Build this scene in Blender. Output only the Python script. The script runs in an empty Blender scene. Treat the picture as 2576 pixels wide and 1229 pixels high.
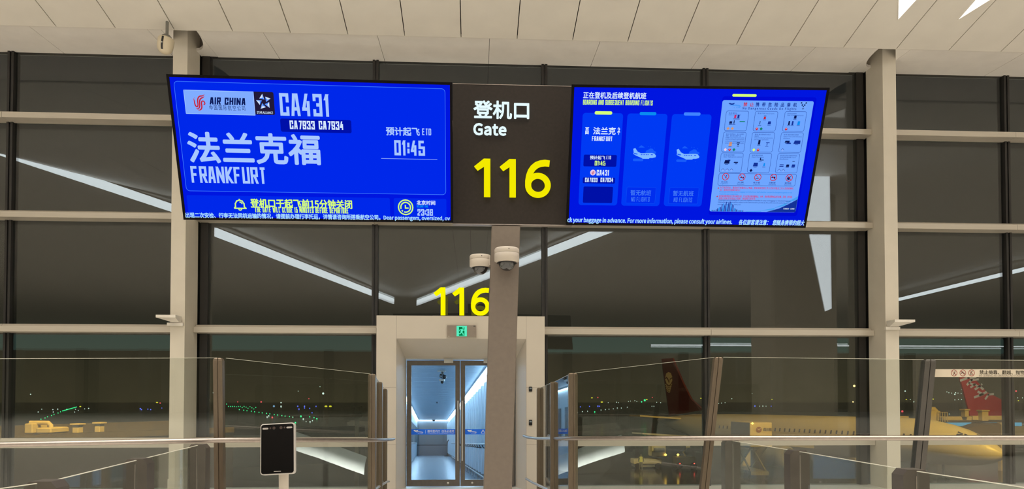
import bpy, math, random
from mathutils import Vector, Matrix

random.seed(7)
SC = bpy.context.scene
COL = SC.collection

# ------------------------------------------------------------------ camera, sky, lights, exposure
F_PX, CX, CY = 1800.0, 1288.0, 966.0          # 2576 px wide frame, cut from the upper part of a taller picture
YAW, PITCH = math.radians(3.0), math.radians(1.3)
EYE = Vector((0, 0, 1.62))
cam = bpy.data.objects.new('camera', bpy.data.cameras.new('camera'))
COL.objects.link(cam)
cam.location = EYE
cam.rotation_euler = (math.pi / 2 + PITCH, 0, -YAW)
cam.data.sensor_fit = 'HORIZONTAL'
cam.data.sensor_width = 36
cam.data.lens = F_PX / 2576 * 36
cam.data.shift_y = (CY - 614.5) / 2576
cam.data.clip_end = 5000
SC.camera = cam

SC.view_settings.view_transform = 'Standard'
SC.view_settings.look = 'None'
SC.view_settings.gamma = 1
SC.view_settings.use_curve_mapping = False
SC.view_settings.exposure = 0.0
SC.cycles.use_denoising = True
SC.cycles.max_bounces = 10
SC.cycles.diffuse_bounces = 5
SC.cycles.glossy_bounces = 5
SC.cycles.transparent_max_bounces = 40
SC.cycles.sample_clamp_indirect = 6

def lin(r, g=None, b=None):
    if isinstance(r, str):
        r, g, b = (int(r[i:i + 2], 16) for i in (0, 2, 4))
    f = lambda c: (c / 255 / 12.92) if c / 255 <= .04045 else ((c / 255 + .055) / 1.055) ** 2.4
    return (f(r), f(g), f(b))

w = bpy.data.worlds.new('night_sky'); SC.world = w; w.use_nodes = True
nt = w.node_tree; nt.nodes.clear()
wo = nt.nodes.new('ShaderNodeOutputWorld'); bg = nt.nodes.new('ShaderNodeBackground')
tc = nt.nodes.new('ShaderNodeTexCoord'); sx = nt.nodes.new('ShaderNodeSeparateXYZ')
rp = nt.nodes.new('ShaderNodeValToRGB')
nt.links.new(tc.outputs['Generated'], sx.inputs[0]); nt.links.new(sx.outputs['Z'], rp.inputs[0])
nt.links.new(rp.outputs[0], bg.inputs[0]); nt.links.new(bg.outputs[0], wo.inputs[0])
rp.color_ramp.elements[0].position = 0.0; rp.color_ramp.elements[0].color = (.060, .047, .026, 1)
rp.color_ramp.elements[1].position = 0.45; rp.color_ramp.elements[1].color = (.022, .0205, .0185, 1)
e = rp.color_ramp.elements.new(0.10); e.color = (.030, .025, .017, 1)

def lamp(kind, name, loc, aim, power, color, **kw):
    d = bpy.data.lights.new(name, kind); d.energy = power; d.color = color
    for k, v in kw.items(): setattr(d, k, v)
    o = bpy.data.objects.new(name, d); COL.objects.link(o); o.location = loc
    o.rotation_euler = (Vector(aim) - Vector(loc)).to_track_quat('-Z', 'Y').to_euler()
    return o
WARM = (1.0, .95, .85)
# added unseen area fills over the hall, without fittings: they throw their light down onto the pale floor, which lights the ceiling
lamp('AREA', 'hall_fill_area', (1, -18, 9.6), (1, -18, 0), 12300, WARM, shape='RECTANGLE', size=96, size_y=44, spread=math.radians(116))
lamp('AREA', 'hall_fill_area', (1, 6.2, 8.7), (1, 6.2, 0), 1800, WARM, shape='RECTANGLE', size=44, size_y=6, spread=math.radians(116))
SODIUM = (1.0, .52, .07)
lamp('SPOT', 'apron_floodlight', (-6, 19, 15), (-16, 28, .3), 42000, SODIUM, spot_size=math.radians(70), spot_blend=.5, shadow_soft_size=.4)
lamp('SPOT', 'apron_floodlight', (40, 30, 26), (36, 66, -2), 110000, SODIUM, spot_size=math.radians(75), spot_blend=.6, shadow_soft_size=.6)

lamp('SPOT', 'apron_fill_spot', (66, 78, 12), (77, 105, 4), 14000, (1.0, .80, .6), spot_size=math.radians(40), spot_blend=.6, shadow_soft_size=.2)  # added spot aimed at the far red tail
lamp('SPOT', 'apron_fill_spot', (10, 66, 5), (18, 79, -5.5), 9000, (1.0, .74, .38), spot_size=math.radians(50), spot_blend=.6, shadow_soft_size=.2)  # added spot to brighten the baggage loader
lamp('AREA', 'shell_fill_light', (-3.3, 15.6, -.9), (-3.3, 17.3, .3), 110, (1.0, .95, .92), shape='RECTANGLE', size=1.6, size_y=.15)  # added strip to brighten the white shell on the left
lamp('AREA', 'shell_fill_light', (3.0, 15.6, -.9), (3.0, 17.3, .3), 110, (1.0, .95, .92), shape='RECTANGLE', size=1.6, size_y=.15)  # same added strip for the shell on the right

# ------------------------------------------------------------------ helpers
def ray(u, v):
    d = Vector(((u - CX) / F_PX, -(v - CY) / F_PX, -1.0))
    return cam.rotation_euler.to_matrix() @ d
def P(u, v, y):                       # picture point -> point of the place at depth y
    d = ray(u, v); return EYE + d * (y / d.y)
def on_plane(u, v, o, n):
    d = ray(u, v); return EYE + d * ((o - EYE).dot(n) / d.dot(n))
GLASS_Y = 13.5
def mirrored(u, v, z):                # what stands at height z in the hall and is seen mirrored in the facade
    d = ray(u, v); p = EYE + d * ((z - EYE.z) / d.z); return Vector((p.x, 2 * GLASS_Y - p.y, z))

MATS = {}
def mat(name, color, rough=.5, metal=0., var=.06, scale=6., bump=0., spec=.5, coat=0., stretch=None):
    if name in MATS: return MATS[name]
    m = bpy.data.materials.new(name); m.use_nodes = True
    t = m.node_tree; b = t.nodes['Principled BSDF']
    if isinstance(color, str): color = lin(color)
    b.inputs['Roughness'].default_value = rough; b.inputs['Metallic'].default_value = metal
    b.inputs['Specular IOR Level'].default_value = spec; b.inputs['Coat Weight'].default_value = coat
    tx = t.nodes.new('ShaderNodeTexCoord'); nz = t.nodes.new('ShaderNodeTexNoise'); nz.inputs['Scale'].default_value = scale
    nz.inputs['Detail'].default_value = 4
    if stretch:
        mp = t.nodes.new('ShaderNodeMapping'); mp.inputs['Scale'].default_value = stretch
        t.links.new(tx.outputs['Object'], mp.inputs[0]); t.links.new(mp.outputs[0], nz.inputs['Vector'])
    else: t.links.new(tx.outputs['Object'], nz.inputs['Vector'])
    cr = t.nodes.new('ShaderNodeValToRGB')
    lo = [max(0, c * (1 - var)) for c in color]; hi = [min(1, c * (1 + var)) for c in color]
    cr.color_ramp.elements[0].position = .3; cr.color_ramp.elements[1].position = .7
    cr.color_ramp.elements[0].color = (*lo, 1); cr.color_ramp.elements[1].color = (*hi, 1)
    t.links.new(nz.outputs['Fac'], cr.inputs[0]); t.links.new(cr.outputs[0], b.inputs['Base Color'])
    if bump:
        bp = t.nodes.new('ShaderNodeBump'); bp.inputs['Strength'].default_value = bump; bp.inputs['Distance'].default_value = .01
        t.links.new(nz.outputs['Fac'], bp.inputs['Height']); t.links.new(bp.outputs[0], b.inputs['Normal'])
    MATS[name] = m; return m
def emit(name, color, strength=1.):
    if name in MATS: return MATS[name]
    m = bpy.data.materials.new(name); m.use_nodes = True
    t = m.node_tree; t.nodes.clear()
    o = t.nodes.new('ShaderNodeOutputMaterial'); e = t.nodes.new('ShaderNodeEmission')
    if isinstance(color, str): color = lin(color)
    e.inputs[0].default_value = (*color, 1); e.inputs[1].default_value = strength
    t.links.new(e.outputs[0], o.inputs[0]); MATS[name] = m; return m
def glass(name, tint=(1, 1, 1), f0=.04, rough=0.0):
    if name in MATS: return MATS[name]
    m = bpy.data.materials.new(name); m.use_nodes = True
    t = m.node_tree; t.nodes.clear(); N = t.nodes.new; L = t.links.new
    o = N('ShaderNodeOutputMaterial'); mx = N('ShaderNodeMixShader'); tr = N('ShaderNodeBsdfTransparent'); gl = N('ShaderNodeBsdfGlossy')
    tr.inputs[0].default_value = (*tint, 1); gl.inputs['Roughness'].default_value = rough
    lw = N('ShaderNodeLayerWeight'); lw.inputs['Blend'].default_value = .5
    pw = N('ShaderNodeMath'); pw.operation = 'POWER'; pw.inputs[1].default_value = 5
    ma = N('ShaderNodeMath'); ma.operation = 'MULTIPLY_ADD'; ma.inputs[1].default_value = 1 - f0; ma.inputs[2].default_value = f0
    L(lw.outputs['Facing'], pw.inputs[0]); L(pw.outputs[0], ma.inputs[0]); L(ma.outputs[0], mx.inputs[0])
    L(tr.outputs[0], mx.inputs[1]); L(gl.outputs[0], mx.inputs[2]); L(mx.outputs[0], o.inputs[0])
    MATS[name] = m; return m

class MB:
    """collects shapes, links them as ONE mesh object"""
    def __init__(s): s.v = []; s.f = []; s.mi = []; s.mats = []; s.smooth = []
    def m(s, material):
        if material not in s.mats: s.mats.append(material)
        return s.mats.index(material)
    def add(s, verts, faces, material, smooth=False):
        k = len(s.v); i = s.m(material)
        s.v += [tuple(p) for p in verts]
        for fc in faces: s.f.append(tuple(k + a for a in fc)); s.mi.append(i); s.smooth.append(smooth)
        return s
    def box(s, x0, x1, y0, y1, z0, z1, material, M=None):
        c = [Vector((x, y, z)) for z in (z0, z1) for y in (y0, y1) for x in (x0, x1)]
        if M is not None: c = [M @ p for p in c]
        return s.add(c, [(0, 2, 3, 1), (4, 5, 7, 6), (0, 1, 5, 4), (2, 6, 7, 3), (0, 4, 6, 2), (1, 3, 7, 5)], material)
    def bbox(s, x0, x1, y0, y1, z0, z1, material, b=.01, M=None):      # box with chamfered upright edges and top
        def loop(z, i): return [Vector(p) for p in ((x0 + b + i, y0 + i, z), (x1 - b - i, y0 + i, z), (x1 - i, y0 + b + i, z), (x1 - i, y1 - b - i, z), (x1 - b - i, y1 - i, z), (x0 + b + i, y1 - i, z), (x0 + i, y1 - b - i, z), (x0 + i, y0 + b + i, z))]
        return s.loft([loop(z0, b), loop(z0 + b, 0), loop(z1 - b, 0), loop(z1, b)], material, M=M)
    def loft(s, loops, material, cap=True, smooth=False, M=None, close=True):
        n = len(loops[0]); vs = [p for l in loops for p in l]
        if M is not None: vs = [M @ Vector(p) for p in vs]
        fs = []
        for i in range(len(loops) - 1):
            for j in range(n if close else n - 1):
                a, b = i * n + j, i * n + (j + 1) % n
                fs.append((a, b, b + n, a + n))
        s.add(vs, fs, material, smooth)
        if cap:
            k = len(vs)
            s.add(vs[:n], [tuple(range(n))[::-1]], material); s.add(vs[-n:], [tuple(range(n))], material)
        return s
    def prism(s, poly, vec, material):                                  # polygon (3-D points) pushed along vec
        vec = Vector(vec); a = [Vector(p) for p in poly]; b = [p + vec for p in a]
        return s.loft([a, b], material)
    def tube(s, pts, r, material, n=10, cap=True):
        pts = [Vector(p) for p in pts]; loops = []
        for i, p in enumerate(pts):
            t = (pts[min(i + 1, len(pts) - 1)] - pts[max(i - 1, 0)]).normalized()
            up = Vector((0, 0, 1)) if abs(t.z) < .95 else Vector((1, 0, 0))
            x = t.cross(up).normalized(); y = x.cross(t)
            rr = r[i] if isinstance(r, (list, tuple)) else r
            loops.append([p + (x * math.cos(a) + y * math.sin(a)) * rr for a in (2 * math.pi * k / n for k in range(n))])
        return s.loft(loops, material, cap=cap, smooth=True)
    def lathe(s, prof, material, n=24, M=None, smooth=True):            # prof: (radius, height) about z
        loops = [[Vector((r * math.cos(2 * math.pi * k / n), r * math.sin(2 * math.pi * k / n), z)) for k in range(n)] for r, z in prof]
        return s.loft(loops, material, cap=True, smooth=smooth, M=M)
    def build(s, name, parent=None, **props):
        me = bpy.data.meshes.new(name); me.from_pydata(s.v, [], s.f)
        for x in s.mats: me.materials.append(x)
        me.polygons.foreach_set('material_index', s.mi); me.polygons.foreach_set('use_smooth', s.smooth)
        me.validate(); me.update()
        o = bpy.data.objects.new(name, me); COL.objects.link(o)
        if parent is not None:
            o.parent = parent
            if parent.name in AT: o.matrix_parent_inverse = Matrix.Translation(-AT[parent.name])
        for k, val in props.items(): o[k] = val
        return o
AT = {}
def empty(name, loc, label, cat, group=None):
    o = bpy.data.objects.new(name, None); COL.objects.link(o); o.location = loc; o.empty_display_size = .1
    AT[o.name] = Vector(loc); o['label'] = label; o['category'] = cat
    if group: o['group'] = group
    return o
def tag(o, label, cat, group=None):
    o['label'] = label; o['category'] = cat
    if group: o['group'] = group
    return o
def struct(mb, name, parent=None): return mb.build(name, parent, kind='structure')

# ------------------------------------------------------------------ lettering
def load_font(fn):
    try:
        import os
        return bpy.data.fonts.load(os.path.join(bpy.utils.system_resource('DATAFILES'), 'fonts', fn))
    except Exception: return None
CJK = load_font('Noto Sans CJK Regular.woff2')
TXT = {}
def text_shape(body, bold=0., font=CJK, spacing=1., shear=0.):
    key = (body, spacing, shear)
    if key in TXT: return TXT[key]
    c = bpy.data.curves.new('t', 'FONT'); c.body = body; c.resolution_u = 3; c.space_character = spacing; c.shear = shear
    if font: c.font = font
    o = bpy.data.objects.new('t', c); COL.objects.link(o)
    m = o.evaluated_get(bpy.context.evaluated_depsgraph_get()).to_mesh()
    v = [(p.co.x, p.co.y) for p in m.vertices]; f = [tuple(p.vertices) for p in m.polygons]
    x0, x1 = min(p[0] for p in v), max(p[0] for p in v); y0, y1 = min(p[1] for p in v), max(p[1] for p in v)
    o.evaluated_get(bpy.context.evaluated_depsgraph_get()).to_mesh_clear()
    bpy.data.objects.remove(o); bpy.data.curves.remove(c)
    TXT[key] = ([((a - x0) / (x1 - x0), (b - y0) / (y1 - y0)) for a, b in v], f)
    return TXT[key]
BOLD5 = ((0, 0), (1, 0), (-1, 0), (0, 1), (0, -1), (.7, .7), (-.7, .7), (.7, -.7), (-.7, -.7))
G = {  # squarish condensed display letters as strokes on a unit cell
 'A': [[(0, 0), (.3, 1), (.7, 1), (1, 0)], [(.14, .28), (.86, .28)]], 'B': [[(0, 0), (0, 1), (.9, 1), (.9, .53), (0, .53)], [(.9, .53), (1, .5), (1, 0), (0, 0)]],
 'C': [[(1, .7), (1, 1), (0, 1), (0, 0), (1, 0), (1, .3)]], 'D': [[(0, 0), (0, 1), (.85, 1), (1, .88), (1, .12), (.85, 0), (0, 0)]],
 'E': [[(1, 1), (0, 1), (0, 0), (1, 0)], [(0, .52), (.82, .52)]], 'F': [[(1, 1), (0, 1), (0, 0)], [(0, .5), (.85, .5)]],
 'G': [[(1, .74), (1, 1), (0, 1), (0, 0), (1, 0), (1, .46), (.55, .46)]], 'H': [[(0, 0), (0, 1)], [(1, 0), (1, 1)], [(0, .52), (1, .52)]],
 'I': [[(.5, 0), (.5, 1)]], 'J': [[(1, 1), (1, 0), (0, 0), (0, .25)]], 'K': [[(0, 0), (0, 1)], [(1, 1), (.12, .48), (1, 0)]], 'L': [[(0, 1), (0, 0), (1, 0)]],
 'M': [[(0, 0), (0, 1), (.5, .3), (1, 1), (1, 0)]], 'N': [[(0, 0), (0, 1), (1, 0), (1, 1)]], 'O': [[(0, 0), (0, 1), (1, 1), (1, 0), (0, 0)]],
 'P': [[(0, 0), (0, 1), (1, 1), (1, .45), (0, .45)]], 'Q': [[(0, 0), (0, 1), (1, 1), (1, 0), (0, 0)], [(.6, .2), (1, 0)]], 'R': [[(0, 0), (0, 1), (1, 1), (1, .48), (0, .48)], [(.5, .48), (1, 0)]],
 'S': [[(1, .76), (1, 1), (0, 1), (0, .54), (1, .46), (1, 0), (0, 0), (0, .24)]], 'T': [[(0, 1), (1, 1)], [(.5, 1), (.5, 0)]], 'U': [[(0, 1), (0, 0), (1, 0), (1, 1)]],
 'V': [[(0, 1), (.5, 0), (1, 1)]], 'W': [[(0, 1), (.2, 0), (.5, .8), (.8, 0), (1, 1)]], 'Y': [[(0, 1), (.5, .45), (1, 1)], [(.5, .45), (.5, 0)]],
 '0': [[(0, 0), (0, 1), (1, 1), (1, 0), (0, 0)]], '1': [[(.15, .86), (.6, 1), (.6, 0)]], '2': [[(0, .76), (0, 1), (1, 1), (1, .58), (0, .2), (0, 0), (1, 0)]],
 '3': [[(0, .8), (0, 1), (1, 1), (1, .52), (.3, .52)], [(1, .52), (1, 0), (0, 0), (0, .2)]], '4': [[(.5, 1), (0, .28), (1, .28)], [(.78, .62), (.78, 0)]],
 '5': [[(1, 1), (0, 1), (0, .54), (1, .54), (1, 0), (0, 0), (0, .2)]], '7': [[(0, 1), (1, 1), (.45, 0)]], '8': [[(0, 0), (0, 1), (1, 1), (1, 0), (0, 0)], [(0, .52), (1, .52)]],
 '9': [[(1, .45), (0, .45), (0, 1), (1, 1), (1, 0), (0, 0), (0, .2)]], ':': [[(.5, .66), (.5, .82)], [(.5, .18), (.5, .34)]], ' ': []}
def stroke_quads(pts, wd):
    out = []
    for i in range(len(pts) - 1):
        a, b = Vector(pts[i]), Vector(pts[i + 1]); t = (b - a).normalized(); n = Vector((-t.y, t.x)) * wd / 2
        ea = t * wd / 2 * (.98 if i > 0 else 0); eb = t * wd / 2 * (.98 if i < len(pts) - 2 else 0)
        out.append([a - ea - n, b + eb - n, b + eb + n, a - ea + n])
    return out
def strokes_shape(body, wt=.13, aspect=.44, gap=.12, shear=0.):
    """letters one unit high; returns unit-box vertices and faces"""
    v, f, x = [], [], 0.
    for ch in body:
        if ch == ' ': x += aspect * .75; continue
        a = aspect * {'I': .34, '1': .62, ':': .36, 'M': 1.3, 'W': 1.35, 'N': 1.08}.get(ch, 1.)
        for pl in G[ch]:
            pts = [(x + wt / 2 + p[0] * (a - wt), wt / 2 + p[1] * (1 - wt)) for p in pl]
            for i in range(len(pts) - 1):
                (ax, ay), (bx, by) = pts[i], pts[i + 1]; dx, dy = bx - ax, by - ay
                if abs(dy) > .35 * abs(dx):                         # upright or slanting: ends cut level
                    hw = wt / 2 * min(math.hypot(dx, dy) / abs(dy), 1.6); sg = math.copysign(wt / 2, dy); sl = dx / dy
                    ya, yb = max(0, min(1, ay - sg)), max(0, min(1, by + sg)); xa, xb = ax + (ya - ay) * sl * .5, bx + (yb - by) * sl * .5
                    q = [(xa - hw, ya), (xa + hw, ya), (xb + hw, yb), (xb - hw, yb)]
                else:
                    sg = math.copysign(wt / 2, dx); ea = sg if i > 0 else 0; eb = sg if i < len(pts) - 2 else 0
                    q = [(ax - ea, ay - wt / 2), (bx + eb, by - wt / 2), (bx + eb, by + wt / 2), (ax - ea, ay + wt / 2)]
                k = len(v); v += [(px + py * shear, py) for px, py in q]; f.append((k, k + 1, k + 2, k + 3))
        x += a + gap
    x0, x1 = min(p[0] for p in v), max(p[0] for p in v)
    return [((a - x0) / (x1 - x0), b) for a, b in v], f

class Face:
    """draws flat marks on a plane of the place: a to the right, b up, n towards the viewer"""
    def __init__(s, o, a, b, n): s.o, s.a, s.b, s.n = o, a, b, n
    def loc(s, u, v):
        p = on_plane(u, v, s.o, s.n) - s.o; return p.dot(s.a), p.dot(s.b)
    def pt(s, x, y, h): return s.o + s.a * x + s.b * y + s.n * h
    def rect(s, u0, v0, u1, v1):                                        # local box of a picture box
        um, vm = (u0 + u1) / 2, (v0 + v1) / 2
        return s.loc(u0, vm)[0], s.loc(um, v1)[1], s.loc(u1, vm)[0], s.loc(um, v0)[1]
    def poly(s, mb, pts, h, m): mb.add([s.pt(x, y, h) for x, y in pts], [tuple(range(len(pts)))], m)
    def rrect(s, mb, box, r, h, m, corners=(1, 1, 1, 1)):
        x0, y0, x1, y1 = box; pts = []
        for (cx, cy, a0), on in zip(((x0 + r, y0 + r, 180), (x1 - r, y0 + r, 270), (x1 - r, y1 - r, 0), (x0 + r, y1 - r, 90)), corners):
            if on and r > 0:
                for k in range(6):
                    t = math.radians(a0 + 18 * k); pts.append((cx + r * math.cos(t), cy + r * math.sin(t)))
            else: pts.append((x0 if a0 in (180, 90) else x1, y0 if a0 in (180, 270) else y1))
        s.poly(mb, pts, h, m); return pts
    def outline(s, mb, box, r, wd, h, m):
        tmp = MB(); a = s.rrect(tmp, box, r, h, m); x0, y0, x1, y1 = box
        b = s.rrect(tmp, (x0 + wd, y0 + wd, x1 - wd, y1 - wd), max(r - wd, .0001), h, m); n = len(a)
        vs = [s.pt(x, y, h) for x, y in a + b]
        mb.add(vs, [(i, (i + 1) % n, n + (i + 1) % n, n + i) for i in range(n)], m)
    def shape(s, mb, sh, box, h, m):
        x0, y0, x1, y1 = box
        mb.add([s.pt(x0 + p[0] * (x1 - x0), y0 + p[1] * (y1 - y0), h) for p in sh[0]], sh[1], m)
    def line(s, mb, pts, wd, h, m):
        for q in stroke_quads(pts, wd): s.poly(mb, [(p.x, p.y) for p in q], h, m)
    def disc(s, mb, c, r, h, m, n=24, ry=None):
        s.poly(mb, [(c[0] + r * math.cos(2 * math.pi * k / n), c[1] + (ry or r) * math.sin(2 * math.pi * k / n)) for k in range(n)], h, m)
    def ring(s, mb, c, r, wd, h, m, n=28, a0=0, a1=360):
        k2 = n + 1; vs = []
        for k in range(k2):
            t = math.radians(a0 + (a1 - a0) * k / n); vs += [s.pt(c[0] + r * math.cos(t), c[1] + r * math.sin(t), h), s.pt(c[0] + (r - wd) * math.cos(t), c[1] + (r - wd) * math.sin(t), h)]
        mb.add(vs, [(2 * k, 2 * k + 2, 2 * k + 3, 2 * k + 1) for k in range(n)], m)
    # the same with picture boxes
    def T(s, mb, body, u0, v0, u1, v1, h, m, bold=.0, **k):
        b = s.rect(u0, v0, u1, v1); d = bold * (b[3] - b[1])
        for i, j in (BOLD5 if bold > .0 else BOLD5[:1]): s.shape(mb, text_shape(body, 0, **k), (b[0] + d * (1 + i), b[1] + d * (1 + j), b[2] - d * (1 - i), b[3] - d * (1 - j)), h, m)
    def D(s, mb, body, u0, v0, u1, v1, h, m, **k): s.shape(mb, strokes_shape(body, **k), s.rect(u0, v0, u1, v1), h, m)

ONE = [(0, .795), (.25, 1), (.42, 1), (.42, 0), (.255, 0), (.255, .80), (.09, .69)]
def big_digit(mb, face, ch, x, y, hgt, h0, h1, m):
    """a thick sign digit, hgt high, between heights h0 and h1 over the plane"""
    def ex(pts): mb.loft([[face.pt(x + p[0] * hgt, y + p[1] * hgt, h) for p in pts] for h in (h0, h1)], m)
    if ch == '1':
        a = [(.255, 0), (.42, 0), (.42, 1), (.255, 1)]; b = [(0, .795), (.09, .69), (.255, .80), (.255, 1), (.25, 1)]
        ex(a); ex(b)
    else:
        c, n = (.335, .325), 40
        o = [(c[0] + .335 * math.cos(2 * math.pi * k / n), c[1] + .325 * math.sin(2 * math.pi * k / n)) for k in range(n)]
        i = [(c[0] + .182 * math.cos(2 * math.pi * k / n), c[1] + .18 * math.sin(2 * math.pi * k / n)) for k in range(n)]
        lo = [face.pt(x + p[0] * hgt, y + p[1] * hgt, h) for h in (h0, h1) for p in o]; li = [face.pt(x + p[0] * hgt, y + p[1] * hgt, h) for h in (h0, h1) for p in i]
        fs = []
        for k in range(n):
            j = (k + 1) % n
            fs += [(k, j, n + j, n + k), (2 * n + j, 2 * n + k, 3 * n + k, 3 * n + j), (n + k, n + j, 3 * n + j, 3 * n + k), (j, k, 2 * n + k, 2 * n + j)]
        mb.add(lo + li, fs, m)
        cl = [(.078, .31), (.079, .44), (.10, .57), (.145, .69), (.21, .785), (.30, .86), (.40, .90), (.52, .918), (.64, .905)]
        hw = [.078, .079, .08, .081, .081, .081, .08, .08, .076]; L, Rr = [], []
        for k, p in enumerate(cl):
            a, b = Vector(cl[max(k - 1, 0)]), Vector(cl[min(k + 1, len(cl) - 1)]); t = (b - a).normalized(); nn = Vector((-t.y, t.x)) * hw[k]
            L.append(Vector(p) + nn); Rr.append(Vector(p) - nn)
        for k in range(len(cl) - 1): ex([Rr[k], Rr[k + 1], L[k + 1], L[k]])

# ------------------------------------------------------------------ materials
M_CEIL = mat('painted_ceiling_panel', (.76, .71, .64), .55, var=.03, scale=2)
M_GAP = mat('dark_joint', (.03, .028, .025), .9)
M_SOFFIT = mat('painted_soffit', (.86, .81, .76), .55, var=.03, scale=3)
M_COLUMN = mat('painted_steel_column', (.68, .615, .515), .45, var=.03, scale=3)
M_TRANSOM = mat('anodised_transom', (.56, .50, .42), .4, metal=.25, var=.05, scale=10, stretch=(.2, 1, 12))
M_MULLION = mat('dark_mullion', (.035, .032, .03), .4, metal=.4)
M_PORTAL = mat('portal_panel', (.62, .555, .47), .5, var=.02, scale=2)
M_JOINT = mat('portal_joint', (.38, .33, .28), .8)
M_GLASS = glass('facade_glass', (.86, .88, .87), .056)
M_GLASS2 = glass('facade_glass_rear', (.82, .90, .89), .05)
M_CLEAR = glass('barrier_glass', (.93, .95, .93), .05)
M_DOORGL = glass('door_glass', (.95, .97, .98), .03)
M_EDGE = mat('glass_edge', (.30, .34, .30), .3, var=.1)
M_STEEL = mat('bronze_brushed_steel', (.17, .128, .09), .38, metal=.7, var=.12, scale=30, stretch=(8, 8, .4))
M_RAIL = mat('brushed_rail_steel', (.40, .335, .30), .34, metal=.85, var=.06, scale=20)
M_DARKPOST = mat('dark_post_paint', (.10, .085, .072), .42, metal=.5, var=.1)
M_FRAME = mat('door_frame_metal', (.15, .13, .115), .35, metal=.7, var=.08, scale=15)
M_CHROME = mat('handle_steel', (.55, .53, .50), .3, metal=.6)
M_BLACK = mat('black_plastic', (.012, .011, .012), .35)
M_BEZEL = mat('black_bezel', (.006, .005, .006), .6, spec=.05)
M_PANEL = mat('dark_brown_sign_panel', (.030, .024, .0205), .6, var=.08, scale=40, spec=.12)
M_POST = mat('sign_post_paint', (.17, .135, .108), .55, metal=.1, var=.05, scale=25)
M_WHITEPL = mat('white_plastic', (.52, .455, .385), .4, var=.03)
M_LAMPW = emit('cool_white_lamp', (.88, .97, 1.0), 8.8)
M_FLOOR = mat('terrazzo_floor', (.70, .67, .62), .3, var=.08, scale=30)
M_HALLWALL = mat('hall_wall_panel', (.60, .51, .38), .6, var=.15, scale=.4)

# ------------------------------------------------------------------ hall shell
EDGE_Y, EDGE_Z = 12.4, 7.965
def ceil_z(y):
    if y > 2: return EDGE_Z + (EDGE_Y - y) * .213
    if y > -8: return EDGE_Z + 10.4 * .213 + (2 - y) * .078
    return EDGE_Z + 10.4 * .213 + .78
HX0, HX1, HY0 = -72., 84., -70.
mb = MB(); PITCH_X = .98
k0 = int((HX0 + .241) / PITCH_X); k1 = int((HX1 + .241) / PITCH_X)
ys = [EDGE_Y, 2, -8, HY0]
for k in range(k0, k1):
    xa, xb = -.241 + k * PITCH_X + .008, -.241 + (k + 1) * PITCH_X - .008
    for ya, yb in zip(ys[:-1], ys[1:]):
        za, zb = ceil_z(ya), ceil_z(yb); 
        if yb == 2: zb = ceil_z(2.0001)
        mb.loft([[Vector((x, y, z + h)) for x, y, z in ((xa, ya, za), (xb, ya, za), (xb, yb, zb), (xa, yb, zb))] for h in (0, .03)], M_CEIL)
for ya, yb in zip(ys[:-1], ys[1:]):
    za, zb = ceil_z(ya) + .06, ceil_z(yb) + .06
    mb.loft([[Vector((x, y, z + h)) for x, y, z in ((HX0, ya, za), (HX1, ya, za), (HX1, yb, zb), (HX0, yb, zb))] for h in (0, .05)], M_GAP)
mb.box(HX0, HX1, EDGE_Y - .002, EDGE_Y + .02, EDGE_Z + .001, EDGE_Z + .13, M_CEIL)
struct(mb, 'ceiling')

COLS = [(-5.345, -5.095), (7.605, 7.86)]
CY0, CY1 = 12.85, 13.42
# soffit between the ceiling edge and the facade head, notched round the columns
mb = MB(); SZ0, SZ1 = 7.985, 8.035
def soffit(x0, x1):
    mb.loft([[Vector((x, y, z + h)) for x, y, z in ((x0, EDGE_Y + .03, SZ0), (x1, EDGE_Y + .03, SZ0), (x1, 13.62, SZ1), (x0, 13.62, SZ1))] for h in (0, .05)], M_SOFFIT)
seams = [-.241 + .5 + k * 1.96 for k in range(-12, 13)]
def span(x0, x1):
    cuts = [x0] + [s for s in seams if x0 + .2 < s < x1 - .2] + [x1]
    for a, b in zip(cuts[:-1], cuts[1:]): soffit(a + .004, b - .004)
NW = .30
span(-24, COLS[0][0] - .04); span(COLS[0][1] + NW, COLS[1][0] - NW); span(COLS[1][1] + .04, 26)
for (a, b), left in ((COLS[0], False), (COLS[1], True)):
    # curved corner beside each column, the pocket above it
    x0, x1 = (a - .04, b + NW) if not left else (a - NW, b + .04)
    arc = []
    for k in range(9):
        t = math.pi / 2 * k / 8
        xx = (x1 - NW * (1 - math.cos(t)) * 1.0) if not left else (x0 + NW * (1 - math.cos(t)))
        arc.append((xx, EDGE_Y + .03 + .82 * math.sin(t)))
    far = x1 if not left else x0; near = b if not left else a
    pts = arc + [(near, 13.62), (far, 13.62)]
    zz = lambda y: SZ0 + (y - EDGE_Y) / 1.2 * (SZ1 - SZ0)
    poly = [Vector((x, y, zz(y))) for x, y in pts]
    mb.prism(poly, (0, 0, .05), M_SOFFIT)
    oe, ob, kx = (b, b + .04, .255) if left else (a, a - .04, -.175)    # bevelled cut-out on the outer side
    mb.prism([Vector((x, y, zz(y))) for x, y in ((oe - kx, EDGE_Y + .03), (ob, EDGE_Y + .03), (ob, 13.62), (oe, 13.62), (oe, CY0))], (0, 0, .05), M_SOFFIT)
    mb.box(x0 - .02, x1 + .02, EDGE_Y, 13.62, 8.75, 8.8, M_SOFFIT)
    mb.box(x0 - .04, x0 - .02, EDGE_Y, 13.62, 8.05, 8.8, M_SOFFIT); mb.box(x1 + .02, x1 + .04, EDGE_Y, 13.62, 8.05, 8.8, M_SOFFIT)
    mb.box(x0 - .04, x1 + .04, 13.6, 13.64, 8.05, 8.8, M_SOFFIT)
mb.box(-24, 26, 12.4, 13.64, 8.82, 8.86, M_GAP)
struct(mb, 'trim_1')

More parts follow.
